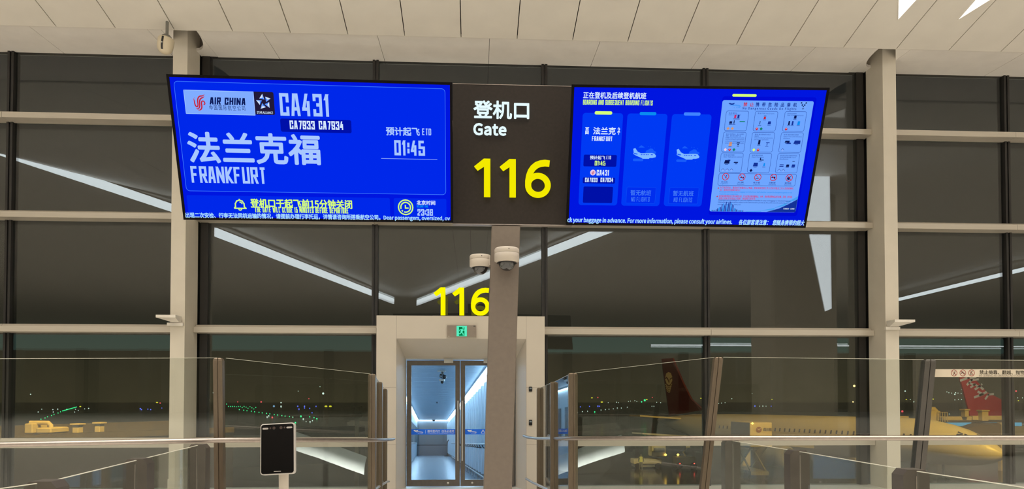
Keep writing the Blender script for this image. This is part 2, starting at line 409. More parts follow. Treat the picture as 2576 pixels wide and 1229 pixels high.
mb = MB(); mb.box(HX0, HX1, HY0, 7.5, -.05, .25, M_FLOOR)
mb.loft([[Vector((x, y, z + h)) for x, y, z in ((HX0, 7.5, .25), (HX1, 7.5, .25), (HX1, 12.6, 0), (HX0, 12.6, 0))] for h in (-.3, 0)], M_FLOOR)
mb.box(HX0, HX1, 12.6, 13.7, -.3, 0, M_FLOOR)
struct(mb, 'floor')
mb = MB(); mb.box(HX0, HX1, HY0 - .3, HY0, .25, 8.2, M_HALLWALL); mb.box(HX0, HX1, HY0 - .3, HY0, 8.2, 11.3, emit('glowing_wall_band', (.34, .62, .52), .9))  # top of the wall glows, added for the green band mirrored in the glass
for k in range(19): mb.box(HX0 + 4 + k * 8, HX0 + 5.2 + k * 8, HY0, HY0 + .8, .25, 8.2, M_COLUMN if k % 2 else M_MULLION)
struct(mb, 'wall_back')
mb = MB(); mb.bbox(P(1945, 900, 28.6).x, P(2110, 900, 28.6).x, -4., -1.6, .25, 10.2, M_COLUMN, .1); struct(mb, 'column')
for nm, x in (('wall_left', HX0), ('wall_right', HX1)):
    mb = MB(); mb.box(x - .3 if x < 0 else x, x if x < 0 else x + .3, HY0, 12.3, .25, 11.3, M_HALLWALL); struct(mb, nm)

# ------------------------------------------------------------------ facade: columns, transoms, mullions, panes
for a, b in COLS:
    mb = MB()
    mb.box(a, b, CY0, CY1, 0, 8.75, M_COLUMN)
    mb.box(a - .012, b + .012, CY0 - .012, CY0 + .02, 0, .25, M_COLUMN)
    struct(mb, 'column')
XS = [-11.7, -8.50, -5.22, -1.865, 1.325, 4.445, 7.73, 10.47, 13.6]
ZS = [-.2, .86, 2.93, 4.99, 6.79, 8.06]
n = 1; rng = random.Random(5)
for i in range(len(XS) - 1):
    for j in range(5):
        z0, z1 = ZS[j], ZS[j + 1]
        if i == 3 and j < 2: continue
        if i == 3 and j == 2: z0 = 3.05
        mb = MB(); x0_, x1_, zl, zh = XS[i] + .03, XS[i + 1] - .03, z0 + .02, z1 - .02; tz = rng.uniform(.0012, .0021) * rng.choice((-1, 1)) * (zh - zl) / 2; tx = rng.uniform(-.0006, .0006)
        fr = [Vector(q) for q in ((x0_, GLASS_Y, zl), (x1_, GLASS_Y, zl), (x1_, GLASS_Y, zh), (x0_, GLASS_Y, zh))]
        bk = [Vector((q.x, GLASS_Y + .03 + (tz if q.z > zl else -tz) + (tx if q.x > x0_ else -tx), q.z)) for q in fr]
        mb.add(fr, [(0, 1, 2, 3)], M_GLASS); mb.add(bk, [(3, 2, 1, 0)], M_GLASS2)
        mb.add(fr + bk, [(i_, i_ + 4, (i_ + 1) % 4 + 4, (i_ + 1) % 4) for i_ in range(4)], M_EDGE)
        struct(mb, 'window_%d' % n); n += 1
n = 2
for i, x in enumerate(XS):
    mb = MB(); iscol = i in (2, 6)
    if iscol:
        for s in (-1, 1):
            mb.box(x + s * .22 - .07, x + s * .22 + .07, GLASS_Y - .03, GLASS_Y + .12, -.2, 8.1, M_MULLION)
        mb.box(x - .16, x + .16, GLASS_Y + .03, GLASS_Y + .10, -.2, 8.1, M_MULLION)
    else:
        z0 = 3.05 if i in () else -.2
        mb.box(x - .055, x - .014, GLASS_Y - .06, GLASS_Y + .14, z0, 8.1, M_MULLION)
        mb.box(x + .014, x + .055, GLASS_Y - .06, GLASS_Y + .14, z0, 8.1, M_MULLION)
        mb.box(x - .014, x + .014, GLASS_Y - .03, GLASS_Y + .14, z0, 8.1, M_MULLION)
    struct(mb, 'trim_%d' % n); n += 1
TR = [(-11.7, -5.345), (-5.09, -1.80), (1.285, 7.60), (7.86, 13.6)]
for j, z in enumerate(ZS[1:5]):
    segs = TR if j < 2 else [TR[0], (-5.09, 7.60), TR[3]]
    for a, b in segs:
        mb = MB(); cuts = [a] + [x for x in XS if a + .3 < x < b - .3] + [b]
        for c, d in zip(cuts[:-1], cuts[1:]):
            c2, d2 = c + .003, d - .003; t = .075 if j else .085
            mb.box(c2, d2, 13.22, 13.5, z - t, z + t * .35, M_TRANSOM)
            mb.loft([[Vector((x, y, zz)) for y, zz in ((13.30, z + t * .35), (13.5, z + t * .35), (13.5, z + t), (13.34, z + t))] for x in (c2, d2)], M_TRANSOM)
            mb.box(c2, d2, 13.53, 13.58, z - t * .7, z + t * .7, M_TRANSOM)
        struct(mb, 'trim_%d' % n); n += 1
mb = MB(); mb.box(-24, 26, 13.44, 13.6, 8.03, 8.10, M_MULLION); struct(mb, 'trim_%d' % n); n += 1

# ------------------------------------------------------------------ gate portal with the double doors
PX0, PX1, PZ = -1.755, 1.27, 3.145
IX0, IX1, IZ = -1.40, .935, 2.735
DX0, DX1, DZ = -1.285, .775, 2.40
PY, DY = 12.9, 13.5
mb = MB()
def slab(pts, t=.0): mb.add([Vector(p) for p in pts], [tuple(range(len(pts)))], M_PORTAL)
g = .003
slab([(PX0, PY, 0), (IX0 - g, PY, 0), (IX0 - g, PY, PZ), (PX0, PY, PZ)])
slab([(IX1 + g, PY, 0), (PX1, PY, 0), (PX1, PY, PZ), (IX1 + g, PY, PZ)])
slab([(IX0 + g, PY, IZ), (IX1 - g, PY, IZ), (IX1 - g, PY, PZ), (IX0 + g, PY, PZ)])
slab([(IX0, PY, 0), (DX0, DY, 0), (DX0, DY, DZ), (IX0, PY, IZ)])
slab([(DX1, DY, 0), (IX1, PY, 0), (IX1, PY, IZ), (DX1, DY, DZ)])
slab([(IX0, PY, IZ), (DX0, DY, DZ), (DX1, DY, DZ), (IX1, PY, IZ)])
slab([(PX0, PY, PZ), (PX1, PY, PZ), (PX1, 13.6, PZ), (PX0, 13.6, PZ)])
slab([(PX0, 13.6, 0), (PX0, PY, 0), (PX0, PY, PZ), (PX0, 13.6, PZ)]); slab([(PX1, PY, 0), (PX1, 13.6, 0), (PX1, 13.6, PZ), (PX1, PY, PZ)])
mb.box(PX0 + .01, PX1 - .01, 13.6, 13.65, DZ, PZ, M_PORTAL); mb.box(PX0 + .01, DX0, 13.55, 13.65, -.1, DZ, M_PORTAL); mb.box(DX1, PX1 - .01, 13.55, 13.65, -.1, DZ, M_PORTAL)
for z in (1.855, .83):
    mb.box(PX0, IX0, PY - .002, PY, z, z + .006, M_JOINT); mb.box(IX1, PX1, PY - .002, PY, z, z + .006, M_JOINT)
for x in (IX0, IX1): mb.box(x - .003, x + .003, PY - .001, PY + .004, 0, PZ, M_JOINT)
struct(mb, 'door_surround')

def door(name, x0, x1, hinge_left):
    fw = .085
    mb = MB(); y0, y1 = DY - .03, DY + .03
    mb.box(x0, x0 + fw, y0, y1, .02, DZ - .03, M_FRAME); mb.box(x1 - fw, x1, y0, y1, .02, DZ - .03, M_FRAME)
    mb.box(x0 + fw, x1 - fw, y0, y1, DZ - .12, DZ - .03, M_FRAME); mb.box(x0 + fw, x1 - fw, y0, y1, .02, .14, M_FRAME)
    d = struct(mb, name)
    mb = MB(); mb.box(x0 + fw, x1 - fw, DY - .008, DY + .008, .14, DZ - .12, M_DOORGL); mb.build('door_glass', d)
    hx = x1 - .035 if hinge_left else x0 + .035
    mb = MB(); mb.tube([(hx, y0 - .07, .50), (hx, y0 - .07, 1.62)], .016, M_CHROME)
    for z in (.60, 1.52): mb.tube([(hx, y0 - .07, z), (hx, y0 + .005, z)], .012, M_CHROME)
    mb.build('door_handle', d)
    mb = MB(); mb.box(hx - .014, hx + .014, y0 - .006, y0 + .002, 1.12, 1.28, M_BLACK); mb.build('lock_plate', d)
    mb = MB(); lx = x1 - .22 if hinge_left else x0 + .22
    mb.lathe([(.001, 0), (.022, 0), (.022, .012), (.001, .012)], M_CHROME, n=14, M=Matrix.Translation((lx, y0, .08)) @ Matrix.Rotation(math.pi / 2, 4, 'X')); mb.build('floor_lock', d)
    return d
DM = -.2675
d1 = door('door_1', DX0 + .02, DM - .006, True); d2 = door('door_2', DM + .006, DX1 - .02, False)
mb = MB(); mb.box(-.57, -.40, DY - .08, DY - .031, DZ - .075, DZ - .015, M_CHROME); mb.build('door_closer', d1)
mb = MB(); mb.box(.17, .36, DY - .08, DY - .031, DZ - .075, DZ - .015, M_CHROME); mb.build('door_closer', d2)
mb = MB(); mb.box(DX0, DX1, DY - .02, DY + .03, DZ - .012, DZ + .02, M_CHROME); struct(mb, 'trim_%d' % n); n += 1
B_BAND = mat('sticker_blue', (.0, .15, .90), .5); B_WHITE = mat('sticker_white', (.85, .9, .95), .5)
BF = Face(Vector((-.78, DY - .012, 1.03)), Vector((1, 0, 0)), Vector((0, 0, 1)), Vector((0, -1, 0)))
def ctia(face, mb, box, m1, m2, h):
    """the airport's mark: a sweeping bird of two strokes over five letters"""
    x0, y0, x1, y1 = box; X = lambda t: x0 + t * (x1 - x0); Y = lambda t: y0 + t * (y1 - y0)
    hh = (y1 - y0)
    face.poly(mb, [(X(0), Y(.86)), (X(.10), Y(.98)), (X(.26), Y(.86)), (X(.50), Y(1.)), (X(.42), Y(.70)), (X(.26), Y(.60)), (X(.10), Y(.72))], h, m1)
    face.line(mb, [(X(.12), Y(.52)), (X(.34), Y(.62)), (X(.6), Y(.62)), (X(.86), Y(.50)), (X(1), Y(.36))], hh * .07, h, m2)
    face.line(mb, [(X(.30), Y(.40)), (X(.5), Y(.50)), (X(.78), Y(.42)), (X(.95), Y(.30))], hh * .06, h, m2)
    face.shape(mb, text_shape('CTIA', .02, shear=.2), (X(.46), Y(0), X(.94), Y(.26)), h, m2)
for dd, xa, xb, txt in ((d1, DX0 + .105, DM - .091, 'l'), (d2, DM + .091, DX1 - .105, 'r')):
    mb = MB(); z0, z1 = .985, 1.085
    mb.box(xa, xb, DY - .0095, DY - .0085, z0, z1, B_BAND)
    hx = xa + .785
    x = xa - BF.o.x; b0 = z0 - BF.o.z
    ctia(BF, mb, (x + .04, b0 + .015, x + .22, b0 + .085), B_WHITE, B_WHITE, -.0015)
    if txt == 'l':
        mb.add([BF.pt(a, b, -.0015) for a, b in ((x + .262, b0 + .02), (x + .265, b0 + .02), (x + .265, b0 + .085), (x + .262, b0 + .085))], [(0, 1, 2, 3)], B_WHITE)
        BF.shape(mb, text_shape('擅闯登机口  违法必追究', .03), (x + .30, b0 + .038, x + .80, b0 + .085), -.0015, B_WHITE)
        BF.shape(mb, text_shape('Trespassing into boarding gate is illegal', .0), (x + .30, b0 + .012, x + .80, b0 + .03), -.0015, B_WHITE)
    else:
        BF.line(mb, [(x + .30, b0 + .022), (x + .375, b0 + .022), (x + .337, b0 + .088), (x + .30, b0 + .022)], .006, -.0015, B_WHITE)
        BF.line(mb, [(x + .337, b0 + .045), (x + .337, b0 + .068)], .006, -.0015, B_WHITE)
        BF.shape(mb, text_shape('当心玻璃', .03), (x + .42, b0 + .036, x + .64, b0 + .085), -.0015, B_WHITE)
    mb.build('warning_band', dd)

# big lit gate number on the portal
YEL = emit('lit_yellow_acrylic', (.92, .86, .0), 1.08)
PF = Face(Vector((0, 12.97, PZ)), Vector((1, 0, 0)), Vector((0, 0, 1)), Vector((0, -1, 0)))
num = empty('gate_number', (-.1, 12.95, PZ), 'large yellow lit number 116 standing on top of the white door portal', 'sign')
hg = .505; x = PF.loc(1091, 760)[0]
for i, ch in enumerate('116'):
    mb = MB(); big_digit(mb, PF, ch, x + i * .668 * hg, .012, hg, 0, .06, YEL); mb.build('digit', num)
mb = MB(); mb.box(x - .02, x + 1.98 * hg, 12.93, 12.97, PZ, PZ + .014, M_MULLION); mb.build('base_rail', num)

# running-man exit sign
ex = empty('exit_sign', P(1161, 845, 12.87), 'green running-man exit sign in grey metal box above the gate doors', 'sign')
a, b = P(1125, 847, 12.88), P(1198, 818, 12.88)
mb = MB(); mb.box(a.x, b.x, 12.86, 12.9, a.z, b.z, mat('exit_box_metal', (.36, .30, .25), .35, metal=.6)); mb.build('housing', ex)
XF = Face(Vector(((a.x + b.x) / 2, 12.86, (a.z + b.z) / 2)), Vector((1, 0, 0)), Vector((0, 0, 1)), Vector((0, -1, 0)))
GL, GD = emit('exit_green_light', (.10, .86, .52), 1.), emit('exit_green_dark', (.0, .18, .05), 1.)
mb = MB(); S = .0925
mb.box(XF.o.x - S, XF.o.x + S, 12.853, 12.86, XF.o.z - S, XF.o.z + S, GL)
XF.poly(mb, [(-.05, -.085), (.05, -.085), (.05, .075), (-.05, .075)], .0075, GD)
for pl, wd in (([(.012, .030), (-.006, -.018)], .036), ([(-.006, -.02), (.022, -.042), (.030, -.078)], .018), ([(-.006, -.02), (-.030, -.048), (-.062, -.050)], .018),
               ([(.014, .032), (.040, .012), (.056, .026)], .013), ([(.010, .034), (-.030, .026), (-.040, .000)], .013)):
    XF.line(mb, pl, wd, .0085, GL)
XF.disc(mb, (.026, .058), .015, .0085, GL, 14)
mb.build('lit_panel', ex)
mb = MB(); mb.box(b.x - .05, b.x - .015, 12.857, 12.86, b.z - .022, b.z - .008, M_BLACK); mb.build('test_button', ex); mb = MB(); mb.box(a.x + .012, a.x + .045, 12.857, 12.86, a.z + .008, a.z + .016, M_WHITEPL); mb.build('maker_plate', ex)

for (u, v, hgt, lb) in ((1304, 978, .085, 'small upper black access reader on the right side of the gate portal'), (1303, 1062, .10, 'small lower black access reader on the right side of the gate portal')):
    p = P(u + 14, v, 12.9); p = Vector((1.03 - .02, 12.9, P(u, v, 12.9).z))
    r = empty('access_reader', p, lb, 'card reader', 'access readers on the gate portal')
    mb = MB(); mb.bbox(-.03, .03, -.025, 0, -hgt / 2, hgt / 2, M_BLACK, .006, M=Matrix.Translation(p)); mb.build('casing', r)
    mb = MB(); mb.box(p.x - .02, p.x + .02, 12.872, 12.8755, p.z + hgt * .05, p.z + hgt * .3, mat('reader_window', (.25, .3, .34), .2)); mb.build('reader_window', r)

# ------------------------------------------------------------------ gate sign on its post
GY = 6.27
sgn = empty('gate_sign', (.20, GY + .1, .25), 'dark brown lit gate sign reading Gate 116 on a square taupe post', 'sign')
pt, pb = [(P(u, 566, GY).x, P(u, 566, GY).z) for u in (1237, 1309)], [(P(u, 1229, GY).x, P(u, 1229, GY).z) for u in (1217, 1288)]
def lean(z):                                                       # the post stands very slightly out of plumb
    t = (z - pb[0][1]) / (pt[0][1] - pb[0][1]); return pb[0][0] + (pt[0][0] - pb[0][0]) * t, pb[1][0] + (pt[1][0] - pb[1][0]) * t
mb = MB(); loops = []
for z in (.25, P(1285, 565.5, GY).z - .009):
    a, b = lean(z); c = .006
    loops.append([Vector(p) for p in ((a + c, GY, z), (b - c, GY, z), (b, GY + c, z), (b, GY + .22, z), (a, GY + .22, z), (a, GY + c, z))])
mb.loft(loops, M_POST); mb.build('post', sgn)
mb = MB(); a, b = lean(.25); mb.bbox(a - .08, b + .08, GY - .08, GY + .30, .25, .27, M_RAIL, .004); mb.build('base_plate', sgn)
tl, br = P(1139, 211, GY), P(1439.5, 565.5, GY)
mb = MB(); mb.bbox(tl.x, br.x, GY, GY + .06, br.z, tl.z, M_PANEL, .003)
pan = mb.build('sign_panel', sgn)
mb = MB(); mb.box(tl.x, br.x, GY - .002, GY + .062, tl.z, tl.z + .005, M_RAIL); mb.build('top_trim', pan); mb = MB(); mb.box(tl.x, br.x, GY - .002, GY + .062, br.z - .006, br.z, M_RAIL); mb.build('bottom_trim', pan)
SF = Face(Vector((.3, GY, 3.75)), Vector((1, 0, 0)), Vector((0, 0, 1)), Vector((0, -1, 0)))
YEL2 = emit('lit_yellow_sign', (.88, .80, .0), 1.02); WHT2 = emit('lit_white_sign', (.80, .97, 1.), 1.0)
x, y0 = SF.loc(1193, 450)[0], SF.loc(1285, 497.5)[1]; hg = SF.loc(1285, 402.5)[1] - y0
for i, ch in enumerate('116'):
    mb = MB(); big_digit(mb, SF, ch, x + i * .668 * hg, y0, hg, .012, .03, YEL2); mb.build('digit', pan)
def raised_text(mb, body, u0, v0, u1, v1, bold, m, h0=.01, h1=.022):
    v, f = text_shape(body, bold); x0, y0, x1, y1 = SF.rect(u0, v0, u1, v1)
    from collections import Counter
    d = bold * (y1 - y0)
    ed = Counter()
    for fc in f:
        for k in range(len(fc)): ed[(fc[k], fc[(k + 1) % len(fc)])] += 1
    be = [e for e in ed if (e[1], e[0]) not in ed]
    for i_, j_ in BOLD5:
      pts = [(x0 + d * (1 + i_) + p[0] * (x1 - x0 - 2 * d), y0 + d * (1 + j_) + p[1] * (y1 - y0 - 2 * d)) for p in v]
      mb.add([SF.pt(a, b, h1) for a, b in pts], f, m)
      mb.add([SF.pt(*pts[i], h) for e in be for i, h in ((e[0], h1), (e[1], h1), (e[1], h0), (e[0], h0))], [(4 * k, 4 * k + 1, 4 * k + 2, 4 * k + 3) for k in range(len(be))], m)
mb = MB(); raised_text(mb, '登机口', 1191, 255.5, 1331, 300.5, .022, WHT2); mb.build('chinese_lettering', pan)
mb = MB(); raised_text(mb, 'Gate', 1190.5, 312, 1274, 342, .035, WHT2); mb.build('english_lettering', pan)

# ------------------------------------------------------------------ the two screens
def screen_frame(q):
    x, z, yaw, tilt, roll, W, H = q
    a = Vector((math.cos(yaw), math.sin(yaw), 0)); nn = Vector((math.sin(yaw), -math.cos(yaw), 0))
    b = Vector((0, 0, math.cos(tilt))) + nn * math.sin(tilt)
    a2 = a * math.cos(roll) + b * math.sin(roll); b2 = b * math.cos(roll) - a * math.sin(roll)
    return Face(Vector((x, 5.9, z)), a2, b2, a2.cross(b2)), W, H
def screen(q, label, loc):
    fc, W, H = screen_frame(q)
    r = empty('display_screen', loc, label, 'screen', 'flight screens beside the gate number')
    bz = .021
    mb = MB()
    def bar(x0, x1, y0, y1):
        mb.loft([[fc.pt(x, y, h) for x, y in ((x0, y0), (x1, y0), (x1, y1), (x0, y1))] for h in (-.05, .004)], M_BEZEL)
    bar(-W / 2, W / 2, H / 2 - bz, H / 2); bar(-W / 2, W / 2, -H / 2, -H / 2 + bz); bar(-W / 2, -W / 2 + bz, -H / 2 + bz, H / 2 - bz); bar(W / 2 - bz, W / 2, -H / 2 + bz, H / 2 - bz)
    mb.build('bezel', r)
    mb = MB(); mb.loft([[fc.pt(x * W * k, y * H * k, h) for x, y in ((-.5, -.5), (.5, -.5), (.5, .5), (-.5, .5))] for h, k in ((-.066, .93), (-.05, .985))], M_BEZEL); mb.build('back_cover', r)
    mb = MB()
    fc.poly(mb, [(-W / 2 + bz, -H / 2 + bz), (W / 2 - bz, -H / 2 + bz), (W / 2 - bz, H / 2 - bz), (-W / 2 + bz, H / 2 - bz)], 0, S_BG)
    return r, fc, mb, W, H
S_BG = emit('screen_blue', lin(0, 22, 224)); S_PANE = emit('screen_blue_pane', lin(0, 40, 234)); S_LINE = emit('screen_outline', lin(60, 120, 255))
S_TXT = emit('screen_text', lin(168, 200, 255)); S_WHT = emit('screen_white', lin(214, 232, 255)); S_YEL = emit('screen_yellow', lin(214, 255, 120))
S_DK = emit('screen_dark_blue', lin(0, 16, 168)); S_PLATE = emit('screen_plate', lin(128, 172, 255)); S_RED = emit('screen_red', lin(196, 38, 58)); S_PINK = emit('screen_pink', lin(235, 205, 235))
S_NAVY = emit('screen_navy', lin(10, 24, 84)); S_BLK = emit('screen_black', lin(34, 26, 56)); S_CARD = emit('screen_card', lin(0, 58, 244)); S_DIM = emit('screen_dim_text', lin(66, 122, 246))
S_TAB = emit('screen_tab', lin(10, 140, 240)); S_TAB2 = emit('screen_tab_pale', lin(64, 132, 255)); S_POST = emit('screen_poster', lin(110, 165, 255)); S_GRN = emit('screen_green', lin(20, 130, 110)); S_ORG = emit('screen_orange', lin(205, 150, 120))
S_TICK = emit('screen_ticker', lin(170, 222, 255)); S_DTX = emit('screen_poster_text', lin(20, 50, 150)); S_RTX = emit('screen_poster_red', lin(200, 50, 110)); S_SWO = emit('screen_swoosh', lin(70, 160, 240))

def phoenix(fc, mb, box, h, m):
    x0, y0, x1, y1 = box; X = lambda p: (x0 + p[0] * (x1 - x0), y0 + p[1] * (y1 - y0)); u = (x1 - x0)
    def swirl(pts, w0, w1):
        P0, W0 = pts, w0; pts, w0 = [], []
        for k in range(len(P0) - 1):                                # smooth the stroke
            a, b, c, d = (Vector(P0[min(max(k + i, 0), len(P0) - 1)]) for i in (-1, 0, 1, 2))
            for q in range(5):
                t = q / 5; pts.append(tuple(.5 * ((2 * b) + (c - a) * t + (2 * a - 5 * b + 4 * c - d) * t * t + (3 * b - a - 3 * c + d) * t ** 3))); w0.append(W0[k] + (W0[k + 1] - W0[k]) * t)
        pts.append(P0[-1]); w0.append(W0[-1])
        L, Rr = [], []
        for k, p in enumerate(pts):
            a, b = Vector(X(pts[max(k - 1, 0)])), Vector(X(pts[min(k + 1, len(pts) - 1)])); t = (b - a).normalized(); t = Vector((-t.y, t.x))
            wd = (w0[k] if isinstance(w0, list) else w0) * u / 2
            L.append(Vector(X(p)) + t * wd); Rr.append(Vector(X(p)) - t * wd)
        for k in range(len(pts) - 1): fc.poly(mb, [tuple(Rr[k]), tuple(Rr[k + 1]), tuple(L[k + 1]), tuple(L[k])], h, m)
    swirl([(.03, .72), (.07, .62), (.09, .45), (.13, .30), (.22, .22), (.32, .24), (.36, .36), (.36, .52), (.39, .68), (.48, .80), (.60, .86), (.78, .88), (.90, .92), (1., 1.)], [.02, .07, .10, .11, .11, .11, .11, .11, .11, .11, .10, .09, .06, .005], 0)
    swirl([(.14, .14), (.28, .10), (.42, .14), (.49, .26), (.51, .42), (.53, .56), (.60, .68), (.72, .75), (.85, .79), (.97, .88)], [.01, .07, .10, .11, .11, .11, .11, .10, .08, .005], 0)
    swirl([(.22, .06), (.40, .01), (.54, .04), (.64, .14), (.67, .28), (.66, .42), (.70, .53), (.79, .57), (.90, .53), (.95, .43), (.90, .36), (.82, .38)], [.01, .06, .10, .11, .11, .10, .10, .10, .10, .09, .09, .05], 0)
    swirl([(.08, .74), (.18, .75)], [.03, .02], 0)
def star_mark(fc, mb, c, R, h):
    for k in range(5):
        t = math.radians(97 + 72 * k); d = Vector((math.cos(t), math.sin(t))); q = Vector((-d.y, d.x)); c0 = Vector(c)
        tip, a, b = c0 + d * R, c0 + d * R * .47 + q * R * .50, c0 + d * R * .26 - q * R * .13
        m = c0 + d * R * .52 + q * R * .10
        fc.poly(mb, [tuple(tip), tuple(a), tuple(m)], h, S_WHT); fc.poly(mb, [tuple(a), tuple(b), tuple(m)], h, S_TAB2); fc.poly(mb, [tuple(tip), tuple(m), tuple(b)], h, S_PLATE)

def mount(sc, fc, x0, x1):
    c = fc.pt(0, 0, -.066); mb = MB(); mb.box(min(x0, x1), max(x0, x1), GY + .06, GY + .16, c.z - .06, c.z + .06, M_BEZEL); mb.build('mounting_beam', sc)
    mb = MB(); mb.box(c.x - .15, c.x + .15, c.y + .035, GY + .06, c.z - .06, c.z + .06, M_BEZEL); mb.build('mounting_plate', sc)
# left screen
sc, fc, mb, W, H = screen((-1.298, 3.6578, .04, .3395, .0109, 2.231, 1.1137), 'wide blue screen left of the gate number, announcing the Frankfurt flight', (-1.3, 5.9, 3.1))
A = .0012; mount(sc, fc, -1.5, tl.x + .0)
x0, _, x1, _ = fc.rect(453, 345, 1121, 345); y1 = fc.loc(780, 213)[1]; y0 = fc.loc(790, 485)[1]
fc.rrect(mb, (x0, y0, x1, y1), .03, A, S_PANE); fc.outline(mb, (x0, y0, x1, y1), .03, .004, A * 2, S_LINE)
yb0, yb1 = fc.loc(790, 546)[1], fc.loc(790, 495)[1]
xa = fc.rect(472, 515, 981, 515); fc.rrect(mb, (xa[0], yb0, xa[2], yb1), .012, A, S_PANE)
xa = fc.rect(991, 520, 1123, 520); fc.rrect(mb, (xa[0], yb0, xa[2], yb1), .012, A, S_PANE)
fc.rrect(mb, fc.rect(706, 300, 884, 333), .014, A * 2, S_DK)
ln = fc.rect(959, 398, 1100, 401); fc.poly(mb, [(ln[0], ln[1] + .003), (ln[2], ln[1] + .003), (ln[2], ln[1] + .006), (ln[0], ln[1] + .006)], A * 2, S_TXT)
scr = mb.build('screen', sc)
def sub(name): 
    mb.build(name, scr)
mb = MB(); pl = fc.rect(465, 228, 640, 288); fc.rrect(mb, pl, .02, A * 2, S_PLATE, (1, 0, 0, 1)); fc.outline(mb, pl, .004, .0035, A * 2.5, emit('screen_plate_edge', lin(170, 210, 255)))
phoenix(fc, mb, fc.rect(487, 236, 517, 277), A * 3, S_RED)
fc.D(mb, 'AIR CHINA', 527, 245.5, 617, 263.5, A * 3, S_NAVY, wt=.19, aspect=.52, shear=.12)
fc.T(mb, '中国国际航空公司', 527, 264.5, 617, 277.5, A * 3, S_NAVY, .0, spacing=1.15, shear=-.1)
mb.build('airline_plate', scr)
mb = MB(); b = fc.rect(640.5, 231, 690, 288.5); fc.rrect(mb, b, .012, A * 2, S_BLK, (0, 1, 1, 0)); c = fc.loc(664, 256); star_mark(fc, mb, c, .060, A * 3)
fc.T(mb, 'STAR ALLIANCE', 646.5, 280, 687, 286, A * 3, S_WHT, .02); mb.build('alliance_plate', scr)
mb = MB(); fc.D(mb, 'CA431', 704, 235.5, 828, 292, A * 3, S_TXT, wt=.15, aspect=.47, gap=.10)
fc.D(mb, 'CA7933', 729, 303.5, 792, 325, A * 3, S_WHT, wt=.17, aspect=.46, gap=.09); fc.D(mb, 'CA7934', 802, 304.5, 863, 326, A * 3, S_WHT, wt=.17, aspect=.46, gap=.09); mb.build('flight_number', scr)
mb = MB(); fc.T(mb, '法兰克福', 472.5, 334, 806, 412.5, A * 3, S_TXT, .028); fc.D(mb, 'FRANKFURT', 481, 419, 667, 460.5, A * 3, S_TXT, wt=.15, aspect=.46, gap=.07); mb.build('destination', scr)
mb = MB(); fc.T(mb, '预计起飞', 971, 319.5, 1056, 341.5, A * 3, S_TXT, .03); fc.D(mb, 'ETD', 1062, 323, 1085, 340, A * 3, S_TXT, wt=.15, gap=.08); fc.D(mb, '01:45', 992, 353, 1069, 391, A * 3, S_TXT, wt=.17, aspect=.5, gap=.09); mb.build('departure_time', scr)
mb = MB(); c = fc.loc(603.5, 515); s_ = fc.rect(588, 500, 619, 530); u = (s_[2] - s_[0]) / 2
fc.line(mb, [(c[0] + u * a, c[1] + u * b_) for a, b_ in ((-.95, -.55), (-.72, -.30), (-.70, .20), (-.45, .62), (0, .78), (.45, .62), (.70, .20), (.72, -.30), (.95, -.55), (-.95, -.55))], u * .2, A * 3, S_YEL)
fc.ring(mb, (c[0], c[1] - u * .62), u * .32, u * .17, A * 3, S_YEL, 12, 180, 360); fc.line(mb, [(c[0] + u * a, c[1] + u * b_) for a, b_ in ((.0, .48), (.25, .40), (.42, .15))], u * .16, A * 3, S_YEL); fc.line(mb, [(c[0], c[1] + u * .75), (c[0], c[1] + u * .98)], u * .2, A * 3, S_YEL)
fc.T(mb, '登机口于起飞前15分钟关闭', 630, 500.5, 886, 524, A * 3, S_YEL, .032); fc.D(mb, 'THE GATE WILL CLOSE 15 MINUTES BEFORE DEPARTURE', 642, 521, 876, 535, A * 3, S_YEL, wt=.17, aspect=.42, gap=.10); mb.build('closing_notice', scr)
mb = MB(); c = fc.loc(1020.5, 521); r = fc.rect(1001, 521, 1040, 522); r = (r[2] - r[0]) / 2
fc.ring(mb, c, r, r * .16, A * 3, S_YEL); fc.ring(mb, c, r * .70, r * .16, A * 3, S_YEL, 28, 250, 540 + 20); fc.ring(mb, c, r * .70, r * .16, A * 3, S_YEL, 6, 215, 235); fc.line(mb, [(c[0] - r * .03, c[1] + r * .3), (c[0] - r * .03, c[1] - r * .1), (c[0] + r * .38, c[1] - r * .1)], r * .15, A * 3, S_YEL)
fc.T(mb, '北京时间', 1048, 503.5, 1095, 515.5, A * 3, S_WHT, .03); fc.D(mb, 'BEIJING TIME', 1048.5, 516, 1077, 521.5, A * 3, S_TAB, wt=.16, gap=.1); fc.D(mb, '23:38', 1049, 525.5, 1089, 542, A * 3, S_TXT, wt=.18, aspect=.5, gap=.1); mb.build('clock', scr)
mb = MB(); fc.T(mb, '出现二次安检、行李无法同机运输的情况，请提前办理行李托运，详情请咨询所搭乘航空公司。', 467, 536.5, 957, 550.5, A * 4, S_TICK, .028); fc.T(mb, 'Dear passengers, oversized, ov', 965, 542, 1132, 556, A * 4, S_TICK, .03); mb.build('running_text', scr)

